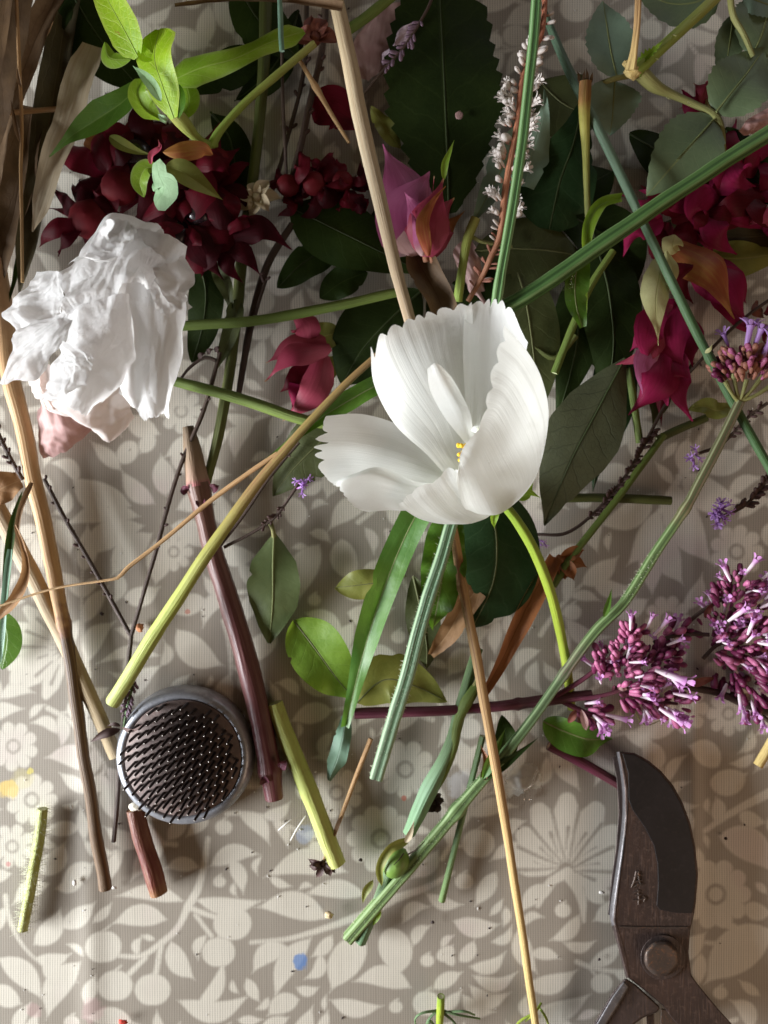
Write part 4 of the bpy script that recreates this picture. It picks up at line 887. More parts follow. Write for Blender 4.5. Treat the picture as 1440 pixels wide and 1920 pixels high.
loft('petal', curlr, M['tissue'], t, 75, 75, crumple=0.35, seed=26, ragged=0.090, crease=1.3)
loft('petal', wing, M['tissue'], t, 75, 90, crumple=0.35, seed=27, ragged=0.090, crease=1.65)
loft('petal', mid, M['tissue'], t, 120, 105, crumple=0.35, seed=28, ragged=0.090, crease=1.65)
loft('petal', fold, M['tissue'], t, 75, 60, crumple=0.35, seed=29, ragged=0.090, crease=1.3)
loft('petal', flap, M['tissue'], t, 90, 75, crumple=0.35, seed=30, ragged=0.072, crease=1.65)
tube('stalk', [(260, 560, 30), (300, 640, 18), (330, 700, 8)], [7, 7, 6], M['greenstem'], t)

def petal_scrap(rows, mt, label, seed, cr_=1.2, name='fallen_petal', cat='petal', group='fallen petals'):
    o = loft(name, rows, M[mt], None, 36, 36, crumple=cr_ * .5, seed=seed, ragged=.06, crease=.9); return tag(o, label, cat, group)
petal_scrap([[(70,770,8),(85,740,14),(110,760,14)], [(72,830,6),(110,800,12),(150,790,12)], [(82,862,3),(125,850,8),(190,800,6)]], 'fadedpink', 'faded brownish pink petal crumpled below the white bloom', 41)
petal_scrap([[(735,110,14),(745,60,18),(775,40,20)], [(720,95,12),(748,80,16),(785,60,16)], [(714,125,8),(740,110,10),(778,75,10)]], 'lilacp', 'pale lilac petal at the top beside the big dark leaf', 42, .8)
petal_scrap([[(690,40,8),(720,10,9),(770,0,9)], [(660,90,5),(710,80,7),(755,60,7)], [(675,150,3),(700,150,4),(720,120,4)]], 'fadedpink', 'soft faded pink petal lying under the lilac petal', 43, .8)
petal_scrap([[(860,510,10),(850,470,13),(880,440,14)], [(880,560,8),(885,520,12),(900,480,12)], [(890,600,5),(912,575,8),(905,520,8)]], 'fadedpink', 'mauve brown petal lying above the white flower by the green stalk', 44, .8)
petal_scrap([[(1385,245,26),(1400,225,28),(1445,200,28)], [(1395,255,24),(1425,235,27),(1460,220,26)], [(1400,258,22),(1430,252,22),(1465,240,22)]], 'fadedpink', 'shrivelled pinkish petal at the right edge by the rose leaf', 45, 1.6)
# ------------------------------------------------------------------ loose leaves
G4 = 'loose leaves in the pile'
def lf(name, label, mid, w, mt, cat='leaf', group=G4, **kw):
    kw.setdefault('crumple', .55); kw.setdefault('wave', 1.3); kw.setdefault('wfreq', 1.7); kw.setdefault('nick', 1)
    o = leaf(name, mid, w, M[mt], None, **kw); return tag(o, label, cat, group)
RD, RO, RL, RG = M['ribdark'], M['ribolive'], M['ribsage'], M['ribolive']
o = lf('toothed_leaf', 'very large dark toothed leaf behind the straw stalk at the top', [(842, 400, 10), (838, 280, 14), (832, 140, 16), (826, 20, 15), (822, -60, 13)], 112, 'dark', shape=[(0, .12), (.1, .42), (.25, .72), (.42, .98), (.6, .95), (.8, .8), (.93, .6), (1, .5)], teeth=14, tdepth=.07, rib=RD, ribr=2.0, fold=-.06, wave=1.6, wfreq=2, seed=1, n=60)
blob('hole_patch', 861, 216, 17.2, 7, 8, .8, M['fadedpink'], o, seed=4, bump=.3)
lf('dark_leaf', 'broad dark green leaf under the straw stalk at left of the pink flower', [(545, 388, 9), (610, 420, 12), (690, 460, 13), (790, 510, 12)], 62, 'dark2', shape='ovate', rib=RD, fold=-.1, seed=2, wave=1)
lf('dark_leaf', 'rounded dark leaf with its edge behind the white flower, left side', [(790, 545, 12), (730, 600, 14), (680, 655, 13), (640, 722, 9)], 74, 'dark', shape='ellip', rib=RD, fold=-.1, seed=3, wave=1)
lf('olive_leaf', 'olive leaf along the right rim of the white flower', [(960, 480, 14), (985, 560, 17), (1000, 660, 17), (1010, 770, 12)], 56, 'olive', shape='ellip', rib=RO, fold=-.08, seed=4, wave=.8)
lf('olive_leaf', 'olive leaf with a level midrib behind the grooved stem', [(890, 470, 14), (960, 466, 17), (1030, 470, 17), (1090, 480, 13)], 62, 'olive', shape='ellip', rib=RO, fold=-.06, seed=5, wave=.8)
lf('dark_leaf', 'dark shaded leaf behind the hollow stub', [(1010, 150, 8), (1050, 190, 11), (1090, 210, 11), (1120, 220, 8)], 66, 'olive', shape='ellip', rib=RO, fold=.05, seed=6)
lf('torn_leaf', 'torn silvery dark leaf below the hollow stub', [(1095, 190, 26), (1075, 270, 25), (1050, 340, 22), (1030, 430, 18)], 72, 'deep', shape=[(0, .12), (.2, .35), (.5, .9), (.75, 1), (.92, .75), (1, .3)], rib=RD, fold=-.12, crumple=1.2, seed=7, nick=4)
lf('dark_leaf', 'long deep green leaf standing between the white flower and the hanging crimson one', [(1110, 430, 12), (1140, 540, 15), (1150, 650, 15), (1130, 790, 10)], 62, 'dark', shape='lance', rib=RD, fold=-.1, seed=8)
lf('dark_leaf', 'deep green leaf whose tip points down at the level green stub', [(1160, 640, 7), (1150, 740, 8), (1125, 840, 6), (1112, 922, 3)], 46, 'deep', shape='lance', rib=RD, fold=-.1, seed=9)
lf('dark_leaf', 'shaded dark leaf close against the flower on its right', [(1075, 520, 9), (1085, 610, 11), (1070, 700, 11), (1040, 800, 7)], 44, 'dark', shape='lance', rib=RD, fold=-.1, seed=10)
lf('veined_leaf', 'large dull leaf showing dark side veins, tip pointing down right of the flower', [(1172, 672, 20), (1120, 770, 22), (1068, 870, 20), (1020, 985, 11)], 72, 'oliveback', shape=[(0, .04), (.1, .35), (.3, .85), (.45, 1), (.6, .9), (.8, .5), (.93, .16), (1, .02)], rib=RD, ribr=2.0, fold=-.12, seed=11, wave=1)
lf('blue_green_leaf', 'large blue green leaf hanging below the white flower', [(905, 900, 20), (930, 1000, 20), (925, 1090, 17), (885, 1180, 11)], 84, 'deep', shape='ellip', rib=RO, ribr=1.8, fold=-.1, seed=12, wave=1.5)
lf('wavy_leaf', 'bright wavy edged leaf just below the white flower behind the grooved stem', [(850, 930, 26), (835, 1010, 25), (828, 1090, 23), (812, 1178, 18)], 42, 'green', shape='ellip', rib=RL, ribr=1.6, fold=.25, wave=3.0, wfreq=3.5, seed=13)
lf('grass_leaf', 'long bright green grassy blade twisting below the flower', [(800, 930, 34), (758, 1010, 32), (718, 1110, 29), (684, 1215, 24), (660, 1310, 18), (648, 1362, 15)], 29, 'blade', cat='blade', shape=[(0, 1), (.3, .97), (.6, .8), (.8, .5), (1, .26)], fold=.55, rib=RL, ribr=1.4, seed=14, roll=-8, n=50)
lf('grass_leaf', 'silvery tip of the twisted grassy blade', [(649, 1345, 15), (642, 1385, 12), (632, 1425, 8), (616, 1464, 4)], 18, 'bluedge', cat='blade', shape=[(0, .5), (.3, .9), (.7, 1), (1, .25)], fold=-.3, seed=15)
o = lf('oval_leaf', 'oval sage green leaf lying on the cloth left of the grassy blade', [(514, 1000, 6), (512, 1060, 9), (511, 1130, 9), (505, 1206, 4)], 50, 'oval', shape=[(0, .06), (.08, .35), (.25, .85), (.45, 1), (.65, .9), (.85, .45), (.95, .18), (1, .05)], rib=M['ribsage'], ribr=2.4, fold=-.10, seed=16)
tube('leaf_stalk', [(514, 1008, 7), (512, 995, 7), (507, 982, 6)], [4.5, 4, 4.5], M['petiole'], o, sides=8)
lf('yellowing_leaf', 'glossy green leaf turning yellow along its lower edge, beside the grassy blade', [(550, 1163, 10), (590, 1215, 12), (630, 1270, 12), (668, 1315, 8)], 56, 'greeny', shape='ovate', rib=RG, ribr=1.6, fold=.22, seed=17, wl=1.0, wr=.95)
lf('yellow_olive_leaf', 'yellow olive leaf lying behind the purple stem end', [(668, 1318, 5), (720, 1275, 7), (775, 1285, 7), (838, 1315, 4)], 50, 'yolive', shape='ovate', rib=RO, ribr=1.4, fold=-.1, seed=18)
lf('small_yellow_leaf', 'small yellowing leaf with a pink tip between the oval leaf and grassy blade', [(762, 1080, 8), (710, 1092, 9), (665, 1098, 8), (628, 1102, 5)], 29, 'yolive', shape='obov', rib=RO, ribr=1.2, fold=-.1, seed=19)
lf('small_green_leaf', 'dull green leaf behind the cut end of the grooved stem', [(775, 1080, 7), (790, 1150, 8), (800, 1210, 7), (800, 1255, 4)], 32, 'olive', shape='ellip', fold=-.1, seed=20, rib=RO)
lf('olive_leaf', 'olive leaf half hidden under the lime stem left of the white flower', [(660, 780, 8), (600, 830, 10), (545, 885, 9), (512, 930, 5)], 56, 'olive', shape='ovate', rib=RO, ribr=1.6, fold=-.1, seed=21)
lf('narrow_leaf', 'narrow green leaf reaching from the flower along the reddish stem', [(720, 715, 40), (670, 742, 40), (610, 778, 39), (560, 815, 38), (500, 862, 37)], 20, 'green', shape=[(0, .9), (.3, 1), (.6, .55), (.85, .25), (1, .12)], fold=.3, seed=22, rib=RL, ribr=1.2)
lf('curled_leaf', 'bright green curled leaf beside the tip of the secateurs', [(1018, 1352, 7), (1060, 1372, 9), (1100, 1385, 9), (1148, 1386, 4)], 34, 'green', shape='ovate', rib=RL, ribr=2.0, fold=.45, seed=23, roll=-12)
lf('wet_leaf', 'narrow leaf with water droplets under the grooved stem', [(1082, 490, 37), (1078, 540, 36), (1082, 580, 35), (1092, 614, 33)], 26, 'green', shape=[(0, 1), (.4, 1), (.75, .7), (1, .25)], fold=.1, rib=RL, ribr=1.6, seed=24, wr=.8)
dm = NT('water drop'); _g = dm.n('BsdfGlass'); _g.inputs['IOR'].default_value = 1.33; _g.inputs['Roughness'].default_value = .03; dm.t.links.new(_g.outputs[0], dm.out.inputs[0]); M['drop'] = dm.m
rnd = random.Random(8)
wl_ = [o for o in COL.objects if o.name == 'wet_leaf'][0]
for k in range(34): blob('droplet', 1066 + rnd.gauss(0, 6) + k * .1, 526 + rnd.gauss(0, 15), 37.2, *(2 * [rnd.uniform(1.2, 2.6)]), 1.6, M['drop'], wl_, 8, 6, .05, k)
lf('curved_leaf', 'yellow green curved blade arching under the blue green stem', [(1165, 372, 30), (1125, 385, 33), (1103, 425, 34), (1098, 480, 33), (1096, 600, 30)], 14, 'lime', cat='blade', shape=[(0, .5), (.25, 1), (.5, .8), (.7, .3), (1, .22)], curl=.9, seed=25, fold=.2)
lf('pale_leaf', 'pale silvery leaf with holes behind the white flower spike', [(1020, 168, 28), (1020, 210, 28), (1000, 280, 26), (985, 350, 24)], 34, 'greyback', shape=[(0, .03), (.2, .2), (.45, .75), (.7, 1), (1, .5)], fold=-.2, seed=26, crumple=.8, nick=3)
o = lf('pale_leaf', 'pale green leaf folded beside the foot of the white spike', [(985, 230, 26), (950, 300, 27), (918, 360, 27), (890, 412, 27)], 30, 'greyback', shape=[(0, .35), (.3, .95), (.5, 1), (.8, .55), (1, .15)], fold=.3, seed=27, rib=RL, ribr=1.4)
tube('leaf_stalk', [(892, 408, 27), (876, 450, 25), (868, 495, 22), (858, 565, 16)], [9, 9, 8, 9], M['rosestem'], o, sides=10); tube('leaf_stalk', [(880, 440, 25), (900, 452, 24), (960, 462, 20)], [4, 4, 3], M['petiole'], o, sides=8)
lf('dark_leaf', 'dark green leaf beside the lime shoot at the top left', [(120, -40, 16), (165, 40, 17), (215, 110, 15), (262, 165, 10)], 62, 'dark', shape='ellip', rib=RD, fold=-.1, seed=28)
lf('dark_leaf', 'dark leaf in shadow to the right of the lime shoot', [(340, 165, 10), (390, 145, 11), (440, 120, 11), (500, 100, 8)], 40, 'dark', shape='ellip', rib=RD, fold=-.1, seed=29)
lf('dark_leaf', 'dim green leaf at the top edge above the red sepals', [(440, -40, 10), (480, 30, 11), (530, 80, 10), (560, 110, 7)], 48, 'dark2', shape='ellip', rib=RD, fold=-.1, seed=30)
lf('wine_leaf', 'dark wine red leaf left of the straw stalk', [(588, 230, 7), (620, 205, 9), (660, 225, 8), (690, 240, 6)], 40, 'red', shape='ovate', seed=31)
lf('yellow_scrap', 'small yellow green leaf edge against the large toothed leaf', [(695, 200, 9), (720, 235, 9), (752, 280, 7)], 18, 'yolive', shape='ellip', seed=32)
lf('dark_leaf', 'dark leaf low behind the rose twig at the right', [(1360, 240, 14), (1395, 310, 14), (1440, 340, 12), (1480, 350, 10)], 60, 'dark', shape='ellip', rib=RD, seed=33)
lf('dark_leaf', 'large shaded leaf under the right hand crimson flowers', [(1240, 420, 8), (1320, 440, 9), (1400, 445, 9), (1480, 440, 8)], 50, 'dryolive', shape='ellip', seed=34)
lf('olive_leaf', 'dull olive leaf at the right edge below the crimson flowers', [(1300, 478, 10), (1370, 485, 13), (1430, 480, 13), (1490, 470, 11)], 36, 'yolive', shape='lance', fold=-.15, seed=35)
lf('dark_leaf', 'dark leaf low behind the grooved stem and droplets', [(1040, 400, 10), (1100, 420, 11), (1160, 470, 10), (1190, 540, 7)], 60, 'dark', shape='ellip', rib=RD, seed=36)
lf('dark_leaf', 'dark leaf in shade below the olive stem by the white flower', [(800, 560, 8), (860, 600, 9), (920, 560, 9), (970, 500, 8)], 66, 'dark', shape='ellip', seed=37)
lf('dark_leaf', 'small dark leaf above the yellow olive scrap left of the white flower', [(600, 560, 6), (640, 530, 7), (690, 510, 6)], 30, 'dark2', shape='ellip', seed=38)
lf('olive_leaf', 'twisted olive leaf on the long olive stem left of centre', [(448, 560, 12), (438, 610, 13), (420, 660, 12), (405, 700, 9)], 20, 'olive', shape='lance', curl=.8, seed=39)
lf('olive_leaf', 'folded olive leaf beside the crumpled bloom', [(398, 492, 14), (420, 530, 15), (432, 570, 14), (428, 600, 12)], 15, 'olive', shape='lance', fold=.5, seed=40)
lf('yellow_scrap', 'yellow green leaf behind the rose red folded flower', [(570, 640, 8), (610, 630, 10), (640, 622, 8)], 28, 'yolive', shape='ellip', seed=41); lf('yellow_scrap', 'lower yellow green leaf under the rose red folded flower', [(580, 720, 5), (605, 700, 6), (635, 670, 5)], 22, 'yolive', shape='ellip', seed=42)
lf('yellow_scrap', 'yellow leaf scrap on the cloth under the blue green stem', [(1290, 768, 5), (1320, 762, 7), (1345, 770, 7), (1372, 762, 4)], 17, 'yolive', shape='ellip', fold=.3, seed=43)
lf('green_leaf', 'dim green leaf under the hanging crimson flower', [(1225, 700, 4), (1235, 760, 6), (1222, 800, 3)], 24, 'olive', shape='lance', seed=44)
lf('dark_leaf', 'narrow dark leaf curling at the bottom end of the verbena stalk branch', [(940, 1340, 8), (948, 1390, 9), (930, 1450, 8)], 22, 'dark2', shape='ellip', fold=.3, seed=45)
for k, (mid, w, mt, lab) in enumerate([  # invented dark leaves, put in to darken gaps where cloth lies in shade
    ([(1180, 250, 8), (1230, 280, 10), (1275, 300, 10), (1320, 290, 7)], 42, 'dark', 'added dark leaf standing in for shade between the jointed stalk and the large rose leaflet'),
    ([(985, 330, 5), (1040, 350, 6), (1100, 345, 6), (1150, 320, 4)], 58, 'dark', 'low added dark leaf standing in for deep shade behind the torn leaf'),
    ([(395, 210, 6), (430, 260, 7), (440, 330, 7), (420, 400, 5)], 36, 'dark', 'added dark leaf standing in for shade below the reddened twig'),
    ([(365, 470, 6), (385, 540, 7), (380, 610, 7), (360, 680, 4)], 34, 'dark', 'added dark narrow leaf deepening the shade just right of the crumpled bloom'),
    ([(640, 420, 5), (600, 470, 6), (560, 500, 6), (520, 540, 4)], 34, 'dark2', 'added dim leaf darkening the cloth like shade under the broad dark leaf'),
    ([(1180, 560, 5), (1150, 610, 6), (1140, 660, 6), (1160, 720, 4)], 44, 'dark', 'added dark leaf deepening the shade left of the hanging crimson flower'),
    ([(560, 20, 5), (540, 80, 6), (500, 140, 6), (440, 190, 4)], 34, 'dark', 'added dark leaf darkening the cloth like shade under the long lime leaf'),
    ([(690, 420, 4), (740, 400, 5), (790, 380, 5), (850, 390, 4)], 40, 'dark', 'added dark leaf deepening the shade low behind the dusky pink flower')]):
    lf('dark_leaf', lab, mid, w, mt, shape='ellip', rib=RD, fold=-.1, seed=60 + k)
# dry leaves
G5 = 'dry brown leaves'
lf('dry_leaf', 'torn tan dry leaf behind the jointed straw', [(893, 1105, 14), (865, 1145, 13), (838, 1190, 11), (808, 1228, 8)], 24, 'brown', group=G5, shape=[(0, .9), (.2, 1), (.6, .9), (.85, .6), (1, .3)], curl=.6, crumple=1, seed=46, nick=3)
lf('dry_leaf', 'long rolled brown leaf slanting up to the dark dried calyx', [(905, 1305, 9), (940, 1240, 11), (975, 1165, 12), (1005, 1105, 12), (1040, 1045, 10)], 26, 'rust', group=G5, shape=[(0, .3), (.2, .6), (.5, .9), (.8, 1), (1, .7)], curl=1.3, crumple=1, seed=47)
lf('dry_leaf', 'frayed brown leaf at the left edge beside the tan reed', [(-20, 930, 18), (5, 915, 19), (38, 900, 17)], 34, 'brown', group=G5, shape=[(0, 1), (.6, .9), (1, .5)], crumple=1.4, curl=.5, seed=48)
t = thing('curled_husk', 'curled brown husk hanging along the left edge', 'dry leaf', 40, 1050, 10, G5)
leaf('husk', [(28, 985, 20), (45, 1030, 22), (50, 1075, 23), (32, 1120, 22), (-10, 1165, 19)], 13, M['brown'], t, shape=[(0, .2), (.3, .5), (.6, 1), (.8, .9), (1, .4)], curl=1.0, crumple=.8, seed=49); leaf('husk', [(60, 905, 14), (38, 960, 16), (34, 1000, 18), (52, 1060, 20)], 6, M['tan'], t, 'blade', curl=.8, seed=50)
t = thing('dark_grass_leaf', 'dark green blade with a hairy silver edge at the left edge', 'blade', 20, 1100, 5)
leaf('blade', [(42, 920, 12), (26, 980, 14), (16, 1060, 15), (10, 1140, 13), (4, 1250, 8)], 9, M['dark2'], t, 'lance', curl=.7, seed=51); leaf('silver_edge', [(20, 1030, 16), (12, 1100, 17), (6, 1180, 14), (2, 1245, 9)], 7, M['bluedge'], t, 'blade', curl=.7, seed=52)
leaf('leaf_tip', [(-8, 1140, 4), (12, 1190, 6), (4, 1256, 3)], 28, M['green'], t, 'ellip', fold=-.1, seed=53)
lf('brown_leaf', 'dark brown curled leaf tip above the white flower beside the straw', [(775, 478, 20), (800, 520, 23), (822, 560, 23), (840, 615, 20)], 34, 'brown2', group=G5, shape=[(0, .5), (.2, 1), (.6, .95), (1, .8)], curl=1.0, crumple=1.0, seed=54)
def star(name, label, px, py, h, n, L, w, mt, seed, cat='seed head', group=None, a0=0.0, a1=6.283):
    t = thing(name, label, cat, px, py, 0.5, group); r = random.Random(seed)
    blob('seed_base', px, py, h, w * .8, w * .8, w * .7, M[mt], t, seed=seed, bump=.3)
    for k in range(n):
        a = a0 + (a1 - a0) * k / n + r.uniform(-.25, .25); q = L * r.uniform(.7, 1.15)
        leaf('sepal', [(px + 3 * math.cos(a), py + 3 * math.sin(a), h), (px + .55 * q * math.cos(a), py + .55 * q * math.sin(a), h + r.uniform(0, 3)), (px + q * math.cos(a + .15), py + q * math.sin(a + .15), max(1.3, h - r.uniform(0, 3)))], w, M[mt], t, 'bract', n=12, mh=3, cup=.5, seed=seed + k, crumple=.5)
    return t
star('dried_calyx', 'dark brown dried calyx at the upper end of the rolled leaf', 1050, 1050, 8, 6, 48, 13, 'rust', 5, group=G5, a0=-.6, a1=3.0)
t = star('twig_calyx', 'small dark star shaped calyx at the tip of a thin brown twig', 605, 1618, 5, 5, 30, 7, 'darkcalyx', 6, group=G5, a0=.4, a1=4.2)
tube('twig', [(695, 1385, 7), (670, 1450, 6), (640, 1530, 5), (606, 1618, 4)], [4.5, 4.5, 4, 3.5], M['thinstraw'], t, sides=8, seed=3); leaf('husk', [(640, 1530, 6), (632, 1550, 7), (622, 1580, 6)], 4, M['tan'], t, 'lance', n=10, mh=2)
star('dark_calyx', 'crumbly dark brown seed scrap beside the pod stem', 812, 1502, 4, 6, 28, 9, 'darkcalyx', 7, group=G5)
star('withered_flower', 'withered cream flower left of the mid red flowers', 482, 372, 16, 7, 42, 13, 'cream', 8, 'wilted flower')
star('dry_red_calyx', 'dry reddish calyx at the top left of the straw stalk', 592, 72, 20, 6, 46, 15, 'dryred', 9, 'wilted flower', a0=-3.2, a1=.6)

# ------------------------------------------------------------------ the lime shoot and the little curled leaf (top left)
t = thing('lime_shoot', 'bright lime green leafy shoot catching the light at the top left', 'leafy shoot', 385, 265, 20)
B = M['brightstem']
leaf('leaf', [(259, 106, 56), (236, 62, 58), (212, 18, 58), (180, -40, 56)], 45, M['bright'], t, shape=[(0, .25), (.08, .62), (.25, .85), (.5, .85), (.75, .7), (1, .4)], fold=.12, rib=B, ribr=1.5, seed=1, wave=.3, wfreq=1.4, wl=.95, roll=34)
leaf('leaf', [(196, 78, 52), (205, 108, 53), (245, 112, 55)], 16, M['lime'], t, 'ellip', fold=-.2, seed=2)
leaf('leaf', [(326, 222, 52), (306, 165, 56), (290, 110, 58), (298, 56, 56)], 60, M['bright'], t, shape=[(0, .2), (.2, .5), (.45, .72), (.7, .95), (.85, .85), (.95, .5), (1, .1)], fold=.1, rib=B, ribr=1.6, seed=3, wave=.8, wfreq=1.6, wl=.85, roll=32)
leaf('leaf', [(268, 84, 57), (272, 104, 57), (292, 110, 57)], 13, M['bright'], t, 'ellip', fold=.2, seed=13)
leaf('leaf', [(300, 224, 46), (272, 205, 48), (258, 175, 50), (268, 148, 50)], 24, M['lime'], t, shape=[(0, .2), (.25, .9), (.6, 1), (.9, .6), (1, .1)], fold=.45, seed=4, wl=.75, rib=B, ribr=1.1)
leaf('leaf', [(325, 150, 42), (375, 128, 44), (440, 110, 46), (505, 80, 46), (570, 58, 42)], 27, M['lime'], t, shape=[(0, .5), (.12, 1), (.4, .72), (.65, .55), (.9, .7), (1, .2)], fold=-.35, seed=5, wave=1.4, wfreq=2.2, roll=-20)
leaf('leaf', [(266, 158, 40), (225, 195, 38), (180, 225, 34), (130, 258, 29), (92, 294, 24)], 29, M['green'], t, shape=[(0, .4), (.2, .8), (.4, 1), (.6, .7), (.8, .25), (1, .03)], fold=.5, seed=6, roll=15, wr=.9)
leaf('leaf', [(345, 225, 38), (355, 190, 40), (345, 145, 38)], 19, M['lime'], t, 'ellip', fold=-.2, seed=7); leaf('leaf', [(335, 222, 44), (338, 190, 46), (336, 158, 46)], 11, M['green'], t, 'ellip', fold=.3, seed=8)
leaf('young_leaf', [(302, 190, 58), (285, 160, 60), (268, 140, 60), (248, 122, 58)], 11, M['mint'], t, 'lance', fold=.5, seed=9, crumple=.5); leaf('young_leaf', [(312, 228, 50), (304, 222, 51), (296, 214, 51)], 6, M['mint'], t, 'lance', fold=.5, seed=10)
tube('stem', [(322, 205, 44), (345, 232, 38), (368, 258, 30), (392, 272, 22), (402, 268, 20)], [15, 14, 9, 8, 10], M['rosestem'], t, seed=36)
t = thing('curled_leaf', 'small pale mint leaf curled over a yellow bract on the dark red flowers', 'leaf', 300, 350, 30)
leaf('leaf_underside', [(292, 302, 46), (298, 330, 47), (306, 352, 47), (290, 384, 43)], 34, M['mint'], t, shape=[(0, .3), (.2, .55), (.4, .55), (.62, 1.1), (.85, .95), (1, .5)], fold=-.15, seed=1, crumple=1.2, wr=1.0, roll=-30)
leaf('leaf_top', [(300, 320, 42), (275, 315, 43), (262, 340, 42), (270, 370, 40)], 18, M['lime'], t, 'ellip', fold=.3, seed=2); leaf('leaf_top', [(310, 312, 40), (340, 322, 40), (375, 345, 38), (418, 375, 34)], 22, M['yolive'], t, 'lance', fold=.3, seed=3)
leaf('tip', [(283, 307, 48), (285, 292, 50), (300, 278, 51), (297, 262, 50)], 7, M['pinkred'], t, 'bract', curl=.9, seed=4)
leaf('bract', [(305, 285, 38), (340, 282, 38), (380, 278, 34), (400, 290, 30)], 19, M['apricot'], t, 'ellip', fold=-.2, seed=5); leaf('bract', [(205, 255, 30), (230, 272, 32), (260, 285, 32), (285, 290, 32)], 12, M['yolive'], t, 'lance', fold=.3, seed=6)

# ------------------------------------------------------------------ red and pink bract flowers
def bract(t, base, tip, w, mt, h0, h1, h2, bend=0.1, cup=.7, shape='bract', seed=0, name='bract', curl=0.5):
    mx, my = (base[0] + tip[0]) / 2 - (tip[1] - base[1]) * bend, (base[1] + tip[1]) / 2 + (tip[0] - base[0]) * bend
    return leaf(name, [(*base, h0), (mx, my, h1), (*tip, h2)], w, M[mt], t, shape, n=22, mh=5, fold=0, curl=-curl, seed=seed, wave=1.0, wfreq=1.6, crumple=.25, roll=((seed * 37) % 50) - 25)
G6 = 'red bract flowers'
def red_cluster(name, label, centres, nb, mts, seed, hmid, L=(70, 110), berries=()):
    t = thing(name, label, 'flower', *centres[0], 2, G6); r = random.Random(seed)
    for (x, y, rr, mt, h) in berries: blob('berry', x, y, h, rr, rr * .95, rr * .8, M[mt], t, seed=seed + int(x), bump=.08)
    for ci, (cx, cy) in enumerate(centres):
        a0 = r.uniform(0, 6.28)
        for k in range(nb):
            a = a0 + 6.283 * k / nb + r.uniform(-.35, .35); q = r.uniform(*L); hh = hmid + r.uniform(-3, 5)
            bract(t, (cx + 8 * math.cos(a), cy + 8 * math.sin(a)), (cx + q * math.cos(a), cy + q * math.sin(a)), q * r.uniform(.17, .27), r.choice(mts), hh, hh + r.uniform(2, 7), max(2, hh - r.uniform(2, 9)), r.uniform(-.25, .25), seed=seed * 50 + ci * 9 + k)
    return t
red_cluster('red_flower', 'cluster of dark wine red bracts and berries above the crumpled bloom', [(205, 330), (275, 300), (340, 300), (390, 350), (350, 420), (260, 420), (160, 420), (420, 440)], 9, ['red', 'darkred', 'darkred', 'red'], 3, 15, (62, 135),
            [(255, 292, 34, 'blackberry', 18), (225, 352, 36, 'berry', 20), (170, 412, 40, 'berry', 18), (375, 400, 30, 'blackberry', 16), (405, 300, 26, 'berry', 16), (330, 440, 30, 'blackberry', 14), (420, 390, 26, 'berry', 15)])
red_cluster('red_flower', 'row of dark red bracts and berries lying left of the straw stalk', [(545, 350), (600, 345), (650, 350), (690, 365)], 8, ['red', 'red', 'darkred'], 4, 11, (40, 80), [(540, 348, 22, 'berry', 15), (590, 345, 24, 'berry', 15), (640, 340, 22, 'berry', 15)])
t = thing('pink_flower', 'dusky pink pointed flower right of the straw stalk', 'flower', 800, 470, 14, G6)
for b in [((790, 470), (718, 268), 56, 'pink', 18, 27, 22, .05), ((800, 470), (806, 322), 74, 'pink', 18, 30, 26, -.22), ((795, 475), (758, 360), 34, 'pink', 26, 32, 32, .1), ((785, 478), (733, 396), 44, 'fadedpink', 22, 27, 25, .15), ((792, 480), (770, 395), 15, 'pink', 30, 35, 35, .05),
          ((800, 482), (832, 335), 42, 'pinkred', 28, 36, 36, -.08), ((805, 482), (852, 372), 50, 'pinkred', 22, 30, 26, -.18), ((803, 480), (836, 350), 14, 'apricot', 32, 38, 37, -.2), ((800, 470), (815, 330), 6, 'pinkred', 26, 30, 34, 0), ((815, 480), (872, 395), 18, 'apricot', 17, 22, 20, -.1)]:
    bract(t, *b[:7], bend=b[7], seed=int(b[1][0]))
leaf('awn', [(832, 338, 35), (834, 310, 37), (843, 285, 38), (852, 262, 38)], 7, M['lime'], t, 'lance', curl=.6); tube('pedicel', [(795, 468, 24), (797, 480, 25), (799, 490, 24)], [6, 5.5, 6], M['pinkstem'], t); tube('pedicel', [(805, 472, 24), (809, 485, 25), (810, 492, 24)], [4, 4, 4], M['pinkstem'], t)
t = thing('folded_flower', 'rose red folded flower under the level olive stem', 'flower', 560, 660, 6, G6)
for b in [((620, 650), (495, 715), 28, 'pinkred', 16, 24, 17, .15), ((610, 665), (530, 790), 32, 'pinkred', 14, 20, 10, -.12), ((575, 640), (545, 590), 30, 'pinkred', 15, 20, 16, .2), ((612, 640), (498, 680), 32, 'pinkred', 15, 18, 12, .1), ((560, 700), (548, 770), 16, 'crimson', 8, 12, 6, 0), ((585, 690), (525, 735), 24, 'red', 9, 12, 8, 0)]: bract(t, *b[:7], bend=b[7], seed=int(b[1][1]))
t = thing('crimson_flower', 'hanging crimson flower with a pale lemon bract beside the blue green stem', 'flower', 1250, 560, 8, G6)
